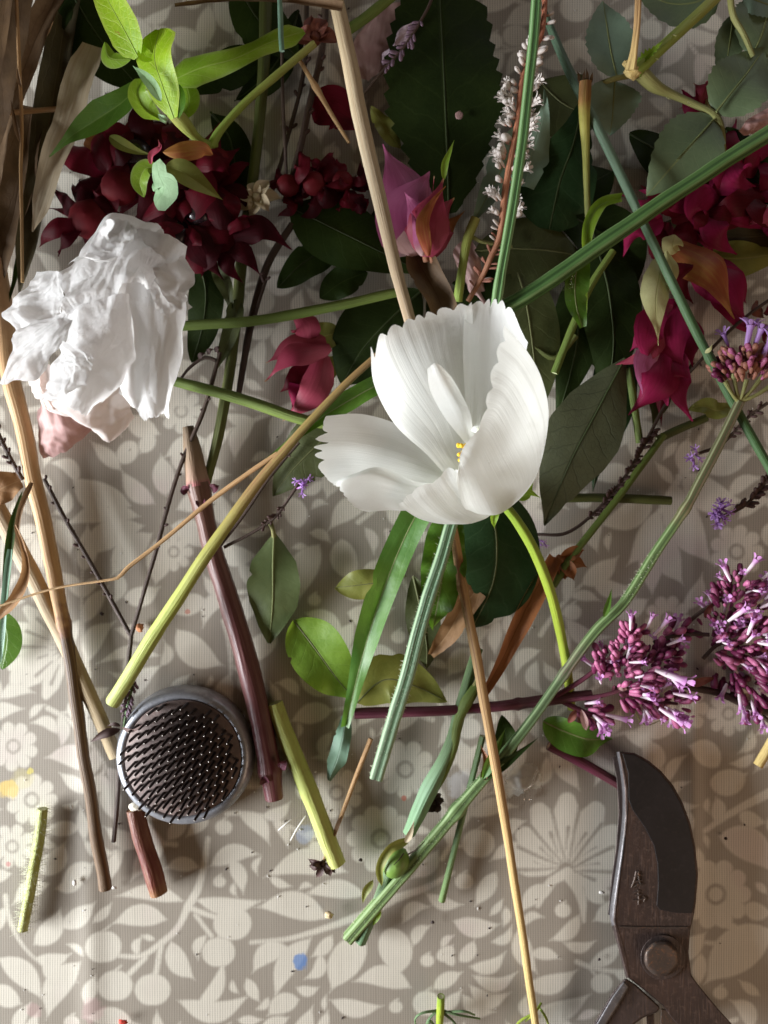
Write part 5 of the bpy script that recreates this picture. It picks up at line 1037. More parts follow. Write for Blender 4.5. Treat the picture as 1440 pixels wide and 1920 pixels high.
for b in [((1245, 480), (1235, 648), 30, 'lemon', 27, 34, 30, .06), ((1250, 470), (1238, 560), 11, 'lemon', 30, 32, 30, -.2), ((1255, 570), (1135, 690), 20, 'pinkred', 22, 26, 18, -.22), ((1260, 560), (1280, 700), 46, 'crimson', 20, 26, 18, .1), ((1240, 575), (1215, 690), 34, 'crimson', 24, 29, 24, .1), ((1270, 580), (1300, 690), 34, 'crimson', 18, 22, 16, -.1),
          ((1250, 640), (1178, 778), 44, 'crimson', 20, 26, 14, -.16), ((1262, 650), (1250, 760), 50, 'crimson', 18, 24, 16, .1), ((1280, 650), (1298, 790), 30, 'crimson', 14, 19, 10, .12), ((1230, 640), (1205, 740), 24, 'pink', 24, 27, 22, .1), ((1240, 620), (1180, 660), 26, 'crimson', 15, 20, 14, .1), ((1265, 680), (1240, 800), 14, 'red', 10, 10, 6, .1)]: bract(t, *b[:7], bend=b[7], seed=int(b[1][1]))
t = thing('crimson_flower', 'yellowing red bract and crimson petals below the right hand stem crossing', 'flower', 1320, 520, 8, G6)
for b in [((1252, 455), (1378, 598), 42, 'apricot', 24, 30, 20, -.15), ((1255, 455), (1300, 570), 38, 'red', 20, 27, 18, .1), ((1300, 480), (1402, 610), 46, 'crimson', 14, 20, 14, -.1), ((1330, 520), (1400, 570), 28, 'crimson', 14, 18, 12, -.2), ((1340, 540), (1408, 630), 24, 'crimson', 10, 14, 8, 0), ((1265, 440), (1275, 480), 22, 'lemon', 26, 28, 24, .2)]: bract(t, *b[:7], bend=b[7], seed=int(b[1][0]))
t = red_cluster('crimson_flower', 'crimson bract cluster below the grooved stem at the right edge', [(1330, 370), (1300, 400), (1400, 340), (1440, 380), (1250, 410)], 7, ['crimson', 'red', 'crimson'], 6, 15, (85, 135))
for b in [((1360, 300), (1415, 350), 40, 'crimson', 22, 28, 22, .2), ((1480, 405), (1398, 424), 20, 'pinkred', 20, 24, 18, .1), ((1345, 360), (1300, 435), 30, 'crimson', 22, 26, 16, .2), ((1385, 340), (1310, 310), 34, 'crimson', 20, 26, 20, .1)]: bract(t, *b[:7], bend=b[7], seed=int(b[1][1]))
t = thing('crimson_flower', 'small crimson and cream flower between the rose leaves', 'flower', 1315, 190, 6, G6)
for b in [((1330, 195), (1278, 170), 26, 'crimson', 14, 20, 15, -.2), ((1325, 190), (1300, 155), 24, 'pinkred', 14, 21, 17, .2), ((1335, 180), (1345, 135), 20, 'crimson', 14, 19, 15, .1), ((1330, 180), (1295, 222), 18, 'lemon', 12, 15, 11, 0), ((1330, 200), (1272, 205), 12, 'crimson', 10, 14, 10, .2), ((1320, 185), (1335, 222), 14, 'lemon', 15, 17, 14, 0)]: bract(t, *b[:7], bend=b[7], seed=int(b[1][1]))
o = red_cluster('crimson_flower', 'dark red petals low at the right edge by the verbena head', [(1435, 600)], 5, ['red', 'dryred'], 9, 7, (40, 60))

# ------------------------------------------------------------------ the rose twig (top right)
t = thing('rose_twig', 'rose twig with toothed leaflets and a thorny yellow stem at the top right', 'leafy twig', 1185, 125, 20)
tube('stem', [(1362, -22, 34), (1290, 45, 36), (1235, 95, 37), (1190, 135, 36)], [10, 10.5, 11.5, 15], M['rosestem'], t, seed=41, cap=M['pith']); tube('stem', [(1192, 128, 35), (1225, 160, 33), (1255, 175, 31), (1300, 195, 30), (1340, 216, 30), (1352, 240, 28), (1357, 285, 24)], [15, 12, 8, 6.5, 7, 6, 4.5], M['petiole'], t, seed=42)
tube('stem', [(1180, 142, 32), (1155, 147, 31), (1120, 160, 28), (1095, 180, 24)], [5, 5, 4.5, 4], M['petiole'], t, seed=43)
tube('dead_shoot', [(1199, -22, 46), (1195, 50, 44), (1189, 100, 42), (1184, 132, 40)], [6, 5.5, 6.5, 10], M['strawstem'], t, seed=44, ridges=3, rid=.3, flat=.8); blob('node', 1186, 134, 37, 16, 13, 11, M['goldstraw'], t, bump=.5, seed=5); blob('node', 1174, 119, 38, 7, 6, 6, M['goldstraw'], t, bump=.4, seed=6)
leaf('stipule', [(1195, 118, 38), (1218, 100, 40), (1243, 78, 42)], 8, M['lime'], t, 'lance', teeth=7, tdepth=.5, fold=.4)
for (x, y) in [(1262, 62), (1230, 108), (1250, 182), (1290, 190)]: leaf('thorn', [(x, y, 38), (x + 3, y + 4, 40), (x + 7, y + 5, 40)], 2.5, M['lemon'], t, 'bract', n=7, mh=2)
for (mid, w, mt, sd) in [([(1157, 146, 30), (1146, 100, 32), (1138, 50, 31), (1131, 2, 28)], 46, 'greyback', 1), ([(1153, 150, 29), (1150, 190, 30), (1148, 222, 29), (1143, 254, 25)], 50, 'greyback', 2), ([(1340, 222, 30), (1300, 268, 31), (1262, 310, 29), (1212, 368, 23)], 60, 'rosetop', 3),
    ([(1342, 212, 31), (1368, 178, 33), (1395, 145, 33), (1432, 92, 30)], 58, 'rosetop', 4), ([(1375, 30, 26), (1368, 80, 28), (1362, 120, 27), (1350, 190, 24)], 26, 'rosetop', 5), ([(1410, 105, 30), (1430, 60, 31), (1440, 10, 30), (1430, -50, 28)], 66, 'rosetop', 6),
    ([(1345, -15, 30), (1300, 5, 30), (1250, 5, 29), (1190, -25, 27)], 48, 'rosetop', 7), ([(1395, -8, 31), (1430, 5, 32), (1470, 20, 30)], 30, 'greyback', 8), ([(1410, 110, 28), (1430, 150, 28), (1455, 190, 26)], 36, 'greyback', 9)]:
    leaf('leaflet', mid, w, M[mt], t, 'ovate', teeth=11, tdepth=.06, fold=.10, rib=M['ribsage'], ribr=1.5, seed=sd, wave=.8, wfreq=1.5)
tube('leaf_stalk', [(1368, -20, 36), (1375, 30, 36), (1395, 65, 35), (1412, 105, 32)], [6, 6, 5, 4.5], M['petiole'], t, seed=45)
for (mid) in [[(1338, 224, 31), (1320, 244, 31.5), (1268, 300, 30.5)], [(1343, 210, 33), (1368, 178, 34.2), (1400, 138, 34)]]: tube('vein', mid, [2.2, 1.8, 1.0], M['ribsage'], t, sides=6)
# ------------------------------------------------------------------ small flower pieces shared between plants
def unit_mesh(name, mats, build):
    V, F, U = build()
    me = bpy.data.meshes.new(name); me.from_pydata(V, [], F); me.materials.append(mats)
    li = np.zeros(len(me.loops), int); me.loops.foreach_get('vertex_index', li)
    me.uv_layers.new(name='UVMap').data.foreach_set('uv', np.asarray(U, np.float32)[li].ravel())
    me.polygons.foreach_set('use_smooth', np.ones(len(me.polygons), bool)); me.update()
    return me
def lathe(prof, seg=7, sq=0.0, ph=0.0):
    V, F, U = [], [], []
    for i, (z, r) in enumerate(prof):
        for j in range(seg):
            a = 6.2832 * j / seg + ph; q = 1 + sq * math.cos(4 * a)
            V.append((r * q * math.cos(a), r * q * math.sin(a), z)); U.append((j / seg, z))
    for i in range(len(prof) - 1):
        for j in range(seg): F.append((i * seg + j, i * seg + (j + 1) % seg, (i + 1) * seg + (j + 1) % seg, (i + 1) * seg + j))
    return V, F, U
BUD = lambda: lathe([(0, .03), (.05, .14), (.3, .2), (.55, .24), (.78, .25), (.92, .17), (1, .03)], 7)
def FLORET(lobes=4, R=.42, tube_r=.09, cup=.1):
    def f():
        rnd_w = [.8, .6, .75, .55, .7]
        V, F, U = lathe([(0, .05), (.3, tube_r), (.75, tube_r * 1.15), (.92, tube_r * 1.7)], 8)
        b0 = len(V)
        for k in range(lobes):
            a = 6.2832 * k / lobes; b = len(V)
            for (rr, w, z) in [(tube_r * 1.5, .10, .92), (R * .55, .20, .97 + cup * .5), (R * .85, .19, 1 + cup), (R, .08, 1.0 + cup * 1.2)]:
                for s in (-1, 0, 1):
                    w = w * rnd_w[k % len(rnd_w)]; V.append((rr * math.cos(a) - s * w * math.sin(a), rr * math.sin(a) + s * w * math.cos(a), z + .03 * abs(s))); U.append((.5 + .4 * s, .6 + .4 * rr / R))
            for i in range(3):
                for j in range(2): F.append((b + i * 3 + j, b + i * 3 + j + 1, b + i * 3 + j + 4, b + i * 3 + j + 3))
        return V, F, U
    return f
ME = {'bud': unit_mesh('bud', M['bud'], BUD), 'bud2': unit_mesh('bud', M['bud2'], BUD), 'vbud': unit_mesh('bud', M['vbud'], BUD), 'lav': unit_mesh('bud', M['lav'], BUD), 'dark': unit_mesh('bud', M['darkcalyx'], BUD),
      'mauve': unit_mesh('floret', M['mauve'], FLORET(4, .27, .085)), 'lilac': unit_mesh('floret', M['lilac'], FLORET(5, .40, .09)), 'white': unit_mesh('floret', M['wfloret'], FLORET(6, .52, .14, .22)),
      'wbud': unit_mesh('bud', M['wfloret'], BUD), 'lilacflat': unit_mesh('floret', M['lilac'], FLORET(5, .55, .12))}
def piece(key, name, parent, pos, direc, L, width=1.0):
    o = bpy.data.objects.new(name, ME[key]); COL.objects.link(o); o.parent = parent
    o.location = Vector(pos) - wloc(parent); o.rotation_mode = 'QUATERNION'
    o.rotation_quaternion = Vector(direc).normalized().to_track_quat('Z', 'Y')
    s = L * PX; o.scale = (s * width, s * width, s)
    return o
def cluster(t, r, a, b, rad, n, keys, L, fl=.20, spread=.9, name='bud', zmin=.0015):
    """buds packed round an axis from a to b (px, py, h)"""
    A, B = P(*a), P(*b); ax = B - A; ax /= np.linalg.norm(ax)
    e1 = np.cross(ax, [0, 0, 1]); e1 /= np.linalg.norm(e1); e2 = np.cross(e1, ax)
    for k in range(n):
        tt = (k + r.uniform(.1, .9)) / n; f = k * 2.39996 + r.uniform(-.3, .3)
        rr = (rad[0] * (1 - tt) + rad[1] * tt) * PX * r.uniform(.45, 1.0)
        d = e1 * math.cos(f) + e2 * math.sin(f)
        pos = A + (B - A) * tt + d * rr
        if pos[2] < zmin: pos[2] = zmin + r.uniform(0, .002)
        if fl and r.random() < fl and rr > .5 * max(rad) * PX: piece('mauve', 'floret', t, pos, d * spread + ax * r.uniform(.2, .9) + np.array([0, 0, .3]), L * r.uniform(1.0, 1.35), r.uniform(1.1, 1.5))
        else: piece(r.choice(keys), name, t, pos, d * spread + ax * r.uniform(.5, 1.1), L * r.uniform(.6, 1.25), r.uniform(.75, 1.1))

# ------------------------------------------------------------------ purple sprigs at the right
G7 = 'purple flower sprigs'
t = thing('purple_sprig', 'purple budded sprig on a maroon stem lying across the jointed straw', 'flower sprig', 1060, 1312, 8, G7); r = random.Random(21)
tube('stem', [(664, 1338, 16), (760, 1335, 15), (860, 1331, 13.5), (950, 1322, 12), (1030, 1312, 11), (1110, 1302, 12)], [9.5, 9, 8.5, 9, 10, 8], M['maroon'], t, cap=M['pithw'], ridges=4, rid=.12, seed=51, nodes=[(.69, .25, .012)])
for a, b in [((1030, 1312, 11), (1160, 1220, 20)), ((1060, 1310, 12), (1180, 1290, 18)), ((1050, 1312, 11), (1150, 1350, 10)), ((1150, 1290, 14), (1270, 1320, 10)), ((1160, 1240, 18), (1260, 1230, 16))]: tube('branch', [a, ((a[0] + b[0]) / 2, (a[1] + b[1]) / 2 + 6, (a[2] + b[2]) / 2), b], [5.5, 4.5, 3], M['maroon'], t, sides=8)
cluster(t, r, (1150, 1280, 20), (1190, 1178, 26), (44, 8), 105, ['bud', 'bud', 'bud2'], 21)
cluster(t, r, (1180, 1270, 20), (1262, 1225, 18), (38, 16), 92, ['bud2', 'bud2', 'bud'], 21)
cluster(t, r, (1165, 1300, 14), (1275, 1325, 10), (18, 24), 78, ['bud', 'bud', 'bud2'], 24)
cluster(t, r, (1085, 1325, 10), (1130, 1345, 8), (14, 12), 22, ['bud', 'bud2'], 28); cluster(t, r, (1115, 1265, 16), (1135, 1225, 18), (12, 10), 16, ['bud', 'bud2'], 24)
FL = [((1182, 1182, 30), (-.05, 1, .3), 36), ((1212, 1182, 28), (.35, 1, .2), 34), ((1226, 1192, 26), (.6, .8, .2), 46), ((1228, 1256, 30), (1, -.35, .3), 66), ((1250, 1262, 26), (.5, -.6, .6), 40), ((1180, 1242, 32), (1, .15, .6), 30), ((1262, 1300, 22), (1, -.15, .2), 40), ((1236, 1328, 18), (.9, -.55, .3), 58), ((1135, 1340, 14), (1, -.2, .2), 48), ((1250, 1210, 24), (1, .5, .3), 34), ((1125, 1350, 10), (.5, -.9, .1), 30)]
for p, d, L in FL: piece('mauve', 'floret', t, P(*p), d, L * .86, 1.05)
for (x, y, dx, dy, mt) in [(1158, 1290, 18, -4, 'fadedpink'), (1090, 1330, 10, 40, 'fadedpink'), (1080, 1330, -14, 26, 'dryred'), (1130, 1235, -20, -14, 'olive'), (1260, 1265, 16, -28, 'lemon')]: leaf('bractlet', [(x, y, 18), (x + dx * .5, y + dy * .5, 19), (x + dx, y + dy, 17)], 7, M[mt], t, 'ellip', n=12, mh=3, fold=.3)
tube('tendril', [(1190, 1325, 8), (1196, 1345, 7), (1212, 1360, 5), (1240, 1350, 4)], [1.4, 1.2, 1, .8], M['petiole'], t, sides=6)
t = thing('purple_sprig', 'larger dark purple flower head cut by the right edge', 'flower sprig', 1400, 1200, 8, G7); r = random.Random(22)
tube('stem', [(1262, 1282, 10), (1300, 1290, 9), (1350, 1300, 9), (1400, 1322, 8), (1470, 1345, 7)], [5, 6.5, 7, 7, 7], M['twig'], t, seed=52)
for a, b in [((1262, 1195, 14), (1360, 1120, 20)), ((1225, 1205, 14), (1330, 1190, 20)), ((1318, 1235, 12), (1370, 1200, 18)), ((1395, 1325, 9), (1370, 1300, 9)), ((1372, 1140, 18), (1480, 1250, 14)), ((1400, 1340, 6), (1445, 1355, 5))]: tube('branch', [a, ((a[0] + b[0]) / 2, (a[1] + b[1]) / 2 - 8, (a[2] + b[2]) / 2), b], [4, 4, 4], M['twig'], t, sides=8)
cluster(t, r, (1350, 1185, 16), (1390, 1085, 26), (36, 24), 92, ['bud2', 'bud2', 'bud'], 20)
cluster(t, r, (1335, 1215, 18), (1440, 1205, 24), (26, 44), 104, ['bud', 'bud2'], 20)
cluster(t, r, (1370, 1240, 12), (1440, 1310, 10), (40, 44), 80, ['bud2'], 25)
cluster(t, r, (1410, 1150, 20), (1470, 1120, 20), (30, 30), 36, ['bud', 'bud2'], 25); cluster(t, r, (1240, 1195, 14), (1295, 1178, 16), (11, 7), 14, ['bud2', 'bud'], 24)
for p, d, L in [((1370, 1090, 30), (-.5, .9, .2), 42), ((1395, 1080, 30), (.6, .9, .2), 44), ((1430, 1085, 28), (.7, .7, .3), 44), ((1386, 1075, 34), (-.2, .2, 1), 26), ((1365, 1165, 34), (.6, .6, .4), 46), ((1402, 1190, 34), (.1, .9, .5), 42), ((1425, 1140, 36), (.8, .5, .5), 36), ((1420, 1205, 34), (.9, -.1, .5), 40), ((1400, 1205, 34), (.2, .6, .6), 30), ((1385, 1295, 18), (.1, -1, .1), 42), ((1430, 1190, 34), (1, .1, .4), 40), ((1355, 1205, 30), (.2, 0, 1), 22), ((1405, 1235, 28), (1, .2, .2), 28), ((1412, 1107, 34), (.3, 0, 1), 24)]: piece('mauve', 'floret', t, P(*p), d, L * .85, 1.1)
leaf('bractlet', [(1322, 1160, 18), (1330, 1140, 20), (1340, 1128, 18)], 6, M['dryred'], t, 'lance', n=10, mh=3); leaf('bractlet', [(1290, 1285, 10), (1320, 1276, 12), (1345, 1270, 10)], 8, M['dryred'], t, 'lance', n=10, mh=3); leaf('bractlet', [(1392, 1290, 14), (1400, 1305, 13), (1408, 1312, 12)], 6, M['cream'], t, 'ellip', n=10, mh=3)
o = tube('maroon_stick', [(1028, 1398, 4), (1090, 1430, 4), (1180, 1482, 4)], [9, 9.5, 9], M['maroon'], seed=53, cap=M['woodcut']); tag(o, 'thick dark maroon stem piece running under the tip of the secateurs', 'stem', G3)

# ------------------------------------------------------------------ verbena: long stalk with a flower head
t = thing('verbena_stalk', 'long ribbed stalk with a small lilac topped russet flower head at the right', 'flower', 1385, 755, 20); r = random.Random(31)
VP = [(1388, 752, 34), (1350, 830, 30), (1304, 918, 26), (1290, 945, 25), (1230, 1035, 22), (1170, 1130, 20), (1120, 1180, 19), (1060, 1260, 17), (985, 1365, 15), (905, 1462, 12), (780, 1610, 8), (652, 1760, 4)]
tube('stem', VP, [8, 8.2, 8.6, 7.8, 8.6, 8.8, 9.2, 8.2, 8.6, 10, 11, 11.5], M['verbstem'], t, cap=M['pith'], ridges=4, rid=.2, roll=.785, seed=54, nodes=[(.17, .25, .008), (.47, .25, .01), (.735, .3, .012)], sides=18, n=140)
hairs(VP[4:6], [8.6, 8.8], 170, 6, M['hair'], t, 3, 'hair'); hairs(VP[9:], [10, 11, 11.5], 520, 5, M['hair'], t, 4, 'hair')
leaf('stem_leaf', [(1132, 1158, 22), (1140, 1132, 23), (1147, 1103, 23)], 6, M['green'], t, 'lance', n=14, mh=3, fold=.5); leaf('stem_leaf', [(905, 1460, 14), (925, 1415, 16), (948, 1365, 16)], 10, M['blade'], t, 'lance', n=20, mh=3, fold=.5); leaf('stem_leaf', [(908, 1462, 14), (955, 1425, 15), (1010, 1382, 14)], 8, M['dark2'], t, 'lance', n=20, mh=3, fold=.5)
leaf('stem_leaf', [(903, 1466, 13), (912, 1430, 14), (900, 1395, 14)], 8, M['pinkstem'], t, 'lance', n=14, mh=3, fold=.5)
for (x, y) in [(1360, 715), (1400, 712), (1430, 705), (1450, 720), (1375, 700)]: tube('pedicel', [(1386, 754, 34), ((1386 + x) / 2, (754 + y) / 2 + 4, 36), (x, y, 37)], [4.5, 3.5, 5], M['petiole'], t, sides=8)
cluster(t, r, (1400, 715, 34), (1402, 660, 36), (34, 40), 100, ['vbud', 'vbud', 'bud'], 22, spread=.8, fl=0); cluster(t, r, (1368, 712, 32), (1362, 680, 34), (16, 14), 34, ['vbud', 'bud2'], 20, fl=0); cluster(t, r, (1440, 700, 34), (1440, 660, 36), (24, 24), 50, ['vbud', 'bud'], 22, fl=0)
for p, d, L in [((1398, 658, 42), (.05, 1, .35), 46), ((1411, 658, 42), (.25, 1, .4), 40), ((1424, 680, 42), (.3, .9, .4), 46), ((1366, 650, 30), (-.5, .7, .4), 30), ((1440, 672, 40), (.6, .6, .5), 34)]: piece('lilac', 'floret', t, P(*p), d, L, 1.1)

# ------------------------------------------------------------------ white flower spike
t = thing('white_spike', 'spike of tiny white flowers on a rusty stalk beside the grooved stem', 'flower', 900, 545, 12); r = random.Random(41)
SP = [(1024, -25, 38), (1016, 60, 38), (996, 105, 38), (980, 146, 38), (970, 230, 37), (957, 302, 36), (947, 360, 35), (938, 440, 31), (921, 482, 27), (906, 515, 23), (878, 565, 18)]
tube('stalk', SP, [4.5, 5, 5, 5, 5.5, 6, 6, 5.5, 5.5, 5, 4.5], M['pinkstem'], t, seed=55, lump=.2)
sp = cr(np.array([P(*p) for p in SP]), 200)
for k in range(200):
    q = r.choice([r.uniform(0, .97), r.uniform(.2, .72)]); q = min(.97, max(0, round(q * 24) / 24 + r.uniform(-.012, .012))); p = sp[int(q * 199)]; tq = sp[min(199, int(q * 199) + 2)] - sp[max(0, int(q * 199) - 2)]; tq /= np.linalg.norm(tq)
    e = np.cross(tq, [0, 0, 1]); e /= np.linalg.norm(e); sg = r.choice([-1, 1]); u = r.uniform(-.2, .9)
    d = e * sg + np.array([0, 0, u]) - tq * r.uniform(.2, .8)
    if q < .3: piece('wbud', 'floret', t, p + e * sg * 4 * PX, d, r.uniform(15, 22), .75)
    elif q < .74: (lambda ky: piece(ky, 'floret', t, p + e * sg * r.uniform(3, 18) * PX, d, r.uniform(12, 20), 1.25 if ky == 'wbud' else 1.05))(r.choice(['white', 'wbud']))
    else: piece('vbud' if r.random() < .6 else 'wbud', 'husk', t, p + e * sg * 4 * PX, d, r.uniform(12, 20), .55)

# ------------------------------------------------------------------ dark twigs and lavender sprigs
G8 = 'dark thin sprigs'
def sprig(name, label, paths, r0, buds, key, L, seed, mt='twig', tipfl=None, cat='twig', leaves=(), dens=1.0):
    t = thing(name, label, cat, paths[0][-1][0], paths[0][-1][1], paths[0][-1][2], G8); r = random.Random(seed)
    for pi, pts in enumerate(paths):
        tube('stem', pts, [r0] * len(pts), M[mt], t, sides=8, seed=seed + pi, wob=.15, lump=.35)
        c = cr(np.array([P(*p) for p in pts]), 120); ln = np.linalg.norm(np.diff(c, axis=0), axis=1).sum() / PX
        if pi < len(buds) and buds[pi]:
            a, b, gap = buds[pi]
            for k in range(int(ln * (b - a) / gap)):
                q = a + (b - a) * (k + r.uniform(0, 1)) * gap / ln / (b - a) * (b - a); q = min(q, .995); i = int(q * 119)
                tq = c[min(119, i + 1)] - c[max(0, i - 1)]; tq /= np.linalg.norm(tq); e = np.cross(tq, [0, 0, 1]); e /= np.linalg.norm(e)
                d = e * r.choice([-1, 1]) * .7 + np.array([0, 0, r.uniform(0, .6)]) - tq * r.uniform(.5, 1.0)
                piece(key, 'bud', t, c[i], d, L * r.uniform(.7, 1.2), .8)
    if tipfl:
        x, y, h, n, sz = tipfl
        for k in range(n): a = r.uniform(0, 6.28); piece('lilacflat', 'floret', t, P(x + r.uniform(-9, 9), y + r.uniform(-9, 9), h), (math.cos(a), math.sin(a), .8), sz, .9)
    for lv in leaves: leaf('leaf', *lv)
    return t
t = sprig('dark_twig', 'forked bare dark twig standing above and left of the needle holder', [[(82, 898, 10), (120, 970, 9), (180, 1075, 8), (246, 1192, 6)], [(412, 660, 16), (385, 760, 13), (335, 885, 10), (290, 1040, 8), (246, 1192, 6)], [(246, 1192, 6), (236, 1290, 6), (226, 1420, 5), (213, 1578, 3)]], 4.2, [(.0, .95, 26), (.0, .9, 60)], 'dark', 13, 3)
leaf('leaf', [(226, 1368, 7), (200, 1374, 9), (168, 1392, 7)], 9, M['darkcalyx'], t, 'lance', curl=.7, n=16); leaf('leaf', [(226, 1362, 8), (214, 1358, 9), (200, 1362, 8)], 4, M['darkcalyx'], t, 'lance', n=10, mh=3); leaf('leaf', [(228, 1365, 9), (250, 1370, 20), (272, 1355, 26)], 4, M['darkcalyx'], t, 'lance', n=12, mh=3)
tube('side_shoot', [(405, 676, 16), (385, 670, 16), (355, 690, 14), (338, 712, 12)], [4, 3.5, 3, 2.5], M['twig'], t, sides=8)
for (x, y) in [(388, 664), (372, 672), (402, 660)]: leaf('leaf', [(x, y, 16), (x + 6, y - 8, 18), (x + 14, y - 10, 17)], 5, M['darkcalyx'], t, 'lance', n=10, mh=3)
sprig('lavender_sprig', 'tiny grey purple sprig beside the dark twig, above the needle holder', [[(232, 1368, 7), (238, 1330, 9), (248, 1290, 10), (258, 1246, 10)]], 2.6, [(.25, 1.0, 5)], 'lav', 13, 4, 'greenthin', cat='flower sprig')
sprig('purple_tipped_twig', 'short dark twig with purple flowers at its tip above the oval leaf', [[(420, 1026, 7), (470, 1000, 8), (515, 970, 9), (545, 930, 10), (560, 905, 11)]], 3.0, [(.45, 1.0, 7)], 'dark', 13, 5, tipfl=(562, 908, 12, 6, 16), cat='flower sprig')
sprig('dark_twig', 'thin dark twig shadowing the reddish stem above the purple stem', [[(560, 830, 12), (505, 895, 10), (450, 975, 8), (400, 1040, 6)]], 3.2, [(.1, .4, 30)], 'dark', 12, 6)
sprig('seed_spike', 'long dark seed spike trailing from the crimson flower down to the rolled brown leaf', [[(1300, 680, 14), (1250, 755, 10), (1205, 840, 8), (1160, 910, 7), (1110, 965, 6), (1060, 1000, 5), (1008, 1002, 4)]], 3.2, [(.32, 1.0, 4.5)], 'dark', 14, 7, tipfl=(1012, 1012, 7, 4, 12), cat='seed head')
sprig('seed_spike', 'dark seed spike with lilac flowers at its tip, coming in from the right edge', [[(1480, 850, 12), (1440, 898, 11), (1400, 945, 10), (1345, 972, 9)]], 3.4, [(.2, 1.0, 3.6)], 'dark', 17, 8, tipfl=(1344, 960, 12, 12, 22), cat='seed head')
sprig('seed_spike', 'small dark seed spike with purple flowers crossing behind the verbena stalk', [[(1440, 755, 14), (1400, 785, 12), (1350, 835, 10), (1310, 850, 9)]], 3.2, [(.1, 1.0, 6)], 'dark', 13, 9, tipfl=(1305, 858, 10, 5, 18), cat='seed head')
sprig('dark_twig', 'fine dark twig rising to the right edge above the verbena head', [[(1240, 760, 8), (1310, 680, 10), (1390, 600, 14), (1460, 550, 18)]], 3.0, [(.3, 1.0, 50)], 'dark', 10, 10)
sprig('lavender_sprig', 'pale purple budded sprig at the top edge in front of the large toothed leaf', [[(680, 178, 18), (720, 130, 21), (760, 85, 24), (800, 20, 27), (815, -15, 28)]], 3.0, [(.3, 1.0, 7)], 'lav', 17, 11, 'twig', cat='flower sprig')
sprig('dark_twig', 'dark woody twig slanting down from the top edge left of the straw stalk', [[(612, -15, 12), (604, 90, 12), (585, 180, 11), (560, 290, 10), (535, 380, 9)]], 6.5, [(.1, .95, 40)], 'dark', 18, 12)
sprig('dark_twig', 'second dark twig running beside the woody twig at the top', [[(575, -10, 8), (572, 120, 8), (540, 260, 7), (500, 390, 6)]], 4.0, [(.3, .95, 50)], 'dark', 14, 13)
sprig('dark_twig', 'thin dark stem hanging straight below the silvery stem tip', [[(529, 100, 20), (530, 180, 18), (535, 280, 15), (538, 350, 12)]], 3.2, [None], 'dark', 14, 14)
sprig('dark_twig', 'dark knotted twig at the far left below the crumpled bloom', [[(-10, 800, 8), (20, 860, 8), (42, 900, 7)]], 4.5, [(.0, 1, 12)], 'dark', 15, 15)
sprig('dark_twig', 'short leafy dark twig above the level olive stem', [[(500, 520, 12), (488, 560, 12), (470, 620, 10)]], 3.2, [(.0, .4, 6)], 'dark', 18, 16)

# ------------------------------------------------------------------ green stalk with a seed pod, lower middle
t = thing('pod_stalk', 'green stalk with a round green seed pod in a split sheath', 'seed pod', 730, 1650, 2)
tube('stem', [(895, 1215, 14), (868, 1310, 13), (840, 1410, 12), (800, 1490, 10), (766, 1565, 7)], [9, 10, 12, 15, 10], M['podstem'], t, seed=61, ridges=4, rid=.12); tube('stem', [(745, 1590, 6), (724, 1650, 5), (700, 1712, 4), (675, 1768, 3.5)], [10, 10, 9, 10], M['podstem'], t, seed=62, ridges=4, rid=.12, cap=M['pithw'])
tube('side_stem', [(905, 1270, 15), (878, 1310, 15), (860, 1350, 14), (850, 1400, 13), (828, 1455, 10), (808, 1490, 8)], [7, 12, 9, 9.5, 9, 7], M['greenstem'], t, seed=63)
tube('side_stem', [(884, 1302, 15), (893, 1278, 16), (900, 1262, 16)], [8, 4, 2], M['petiole'], t, sides=8)
blob('pod', 742, 1617, 9, 24, 31, 22, M['podskin'], t, bump=.06, ang=-.5, seed=3)
leaf('sheath', [(762, 1575, 12), (732, 1590, 14), (712, 1625, 13), (716, 1662, 9)], 10, M['yolive'], t, 'blade', curl=.9, seed=1); leaf('sheath', [(760, 1580, 13), (770, 1560, 15), (777, 1538, 15)], 6, M['cream'], t, 'lance', n=14, mh=3, fold=.5); leaf('sheath', [(700, 1650, 8), (685, 1672, 8), (680, 1695, 6)], 8, M['yolive'], t, 'lance', n=12, mh=3, curl=.8)
leaf('sheath', [(712, 1700, 5), (702, 1722, 6), (696, 1738, 4)], 9, M['lime'], t, 'lance', n=12, mh=3, curl=.8); tube('awn', [(765, 1602, 12), (782, 1592, 13), (796, 1578, 12)], [1.6, 1.2, .8], M['twig'], t, sides=6); tube('awn', [(757, 1600, 13), (748, 1612, 14.5), (738, 1622, 15.5)], [1.2, 1, .8], M['twig'], t, sides=6)

# ------------------------------------------------------------------ small sprig and crumbs along the bottom
t = thing('feathery_sprig', 'feathery green sprig with a yellow stub at the bottom edge', 'leafy sprig', 825, 1890, 2)
tube('stem', [(827, 1868, 9), (826, 1890, 7), (824, 1925, 5)], [7, 7.5, 7], M['brightstem'], t, cap=M['pith'])
for pts in [[(820, 1895, 6), (790, 1900, 7), (778, 1912, 5), (785, 1935, 3)], [(822, 1893, 6), (805, 1910, 5), (795, 1935, 3)], [(832, 1895, 7), (855, 1902, 8), (900, 1910, 4)], [(832, 1900, 6), (850, 1915, 5), (862, 1935, 3)], [(834, 1898, 6), (870, 1896, 9), (890, 1903, 5)], [(812, 1920, 3), (806, 1915, 6), (800, 1926, 6)]]: tube('leaflet', pts, [2.8, 2.4, 1.8, 1.2][:len(pts)], M['greenthin'], t, sides=6)
t = thing('feathery_sprig', 'wisp of green at the foot of the jointed straw', 'leafy sprig', 1000, 1905, 1)
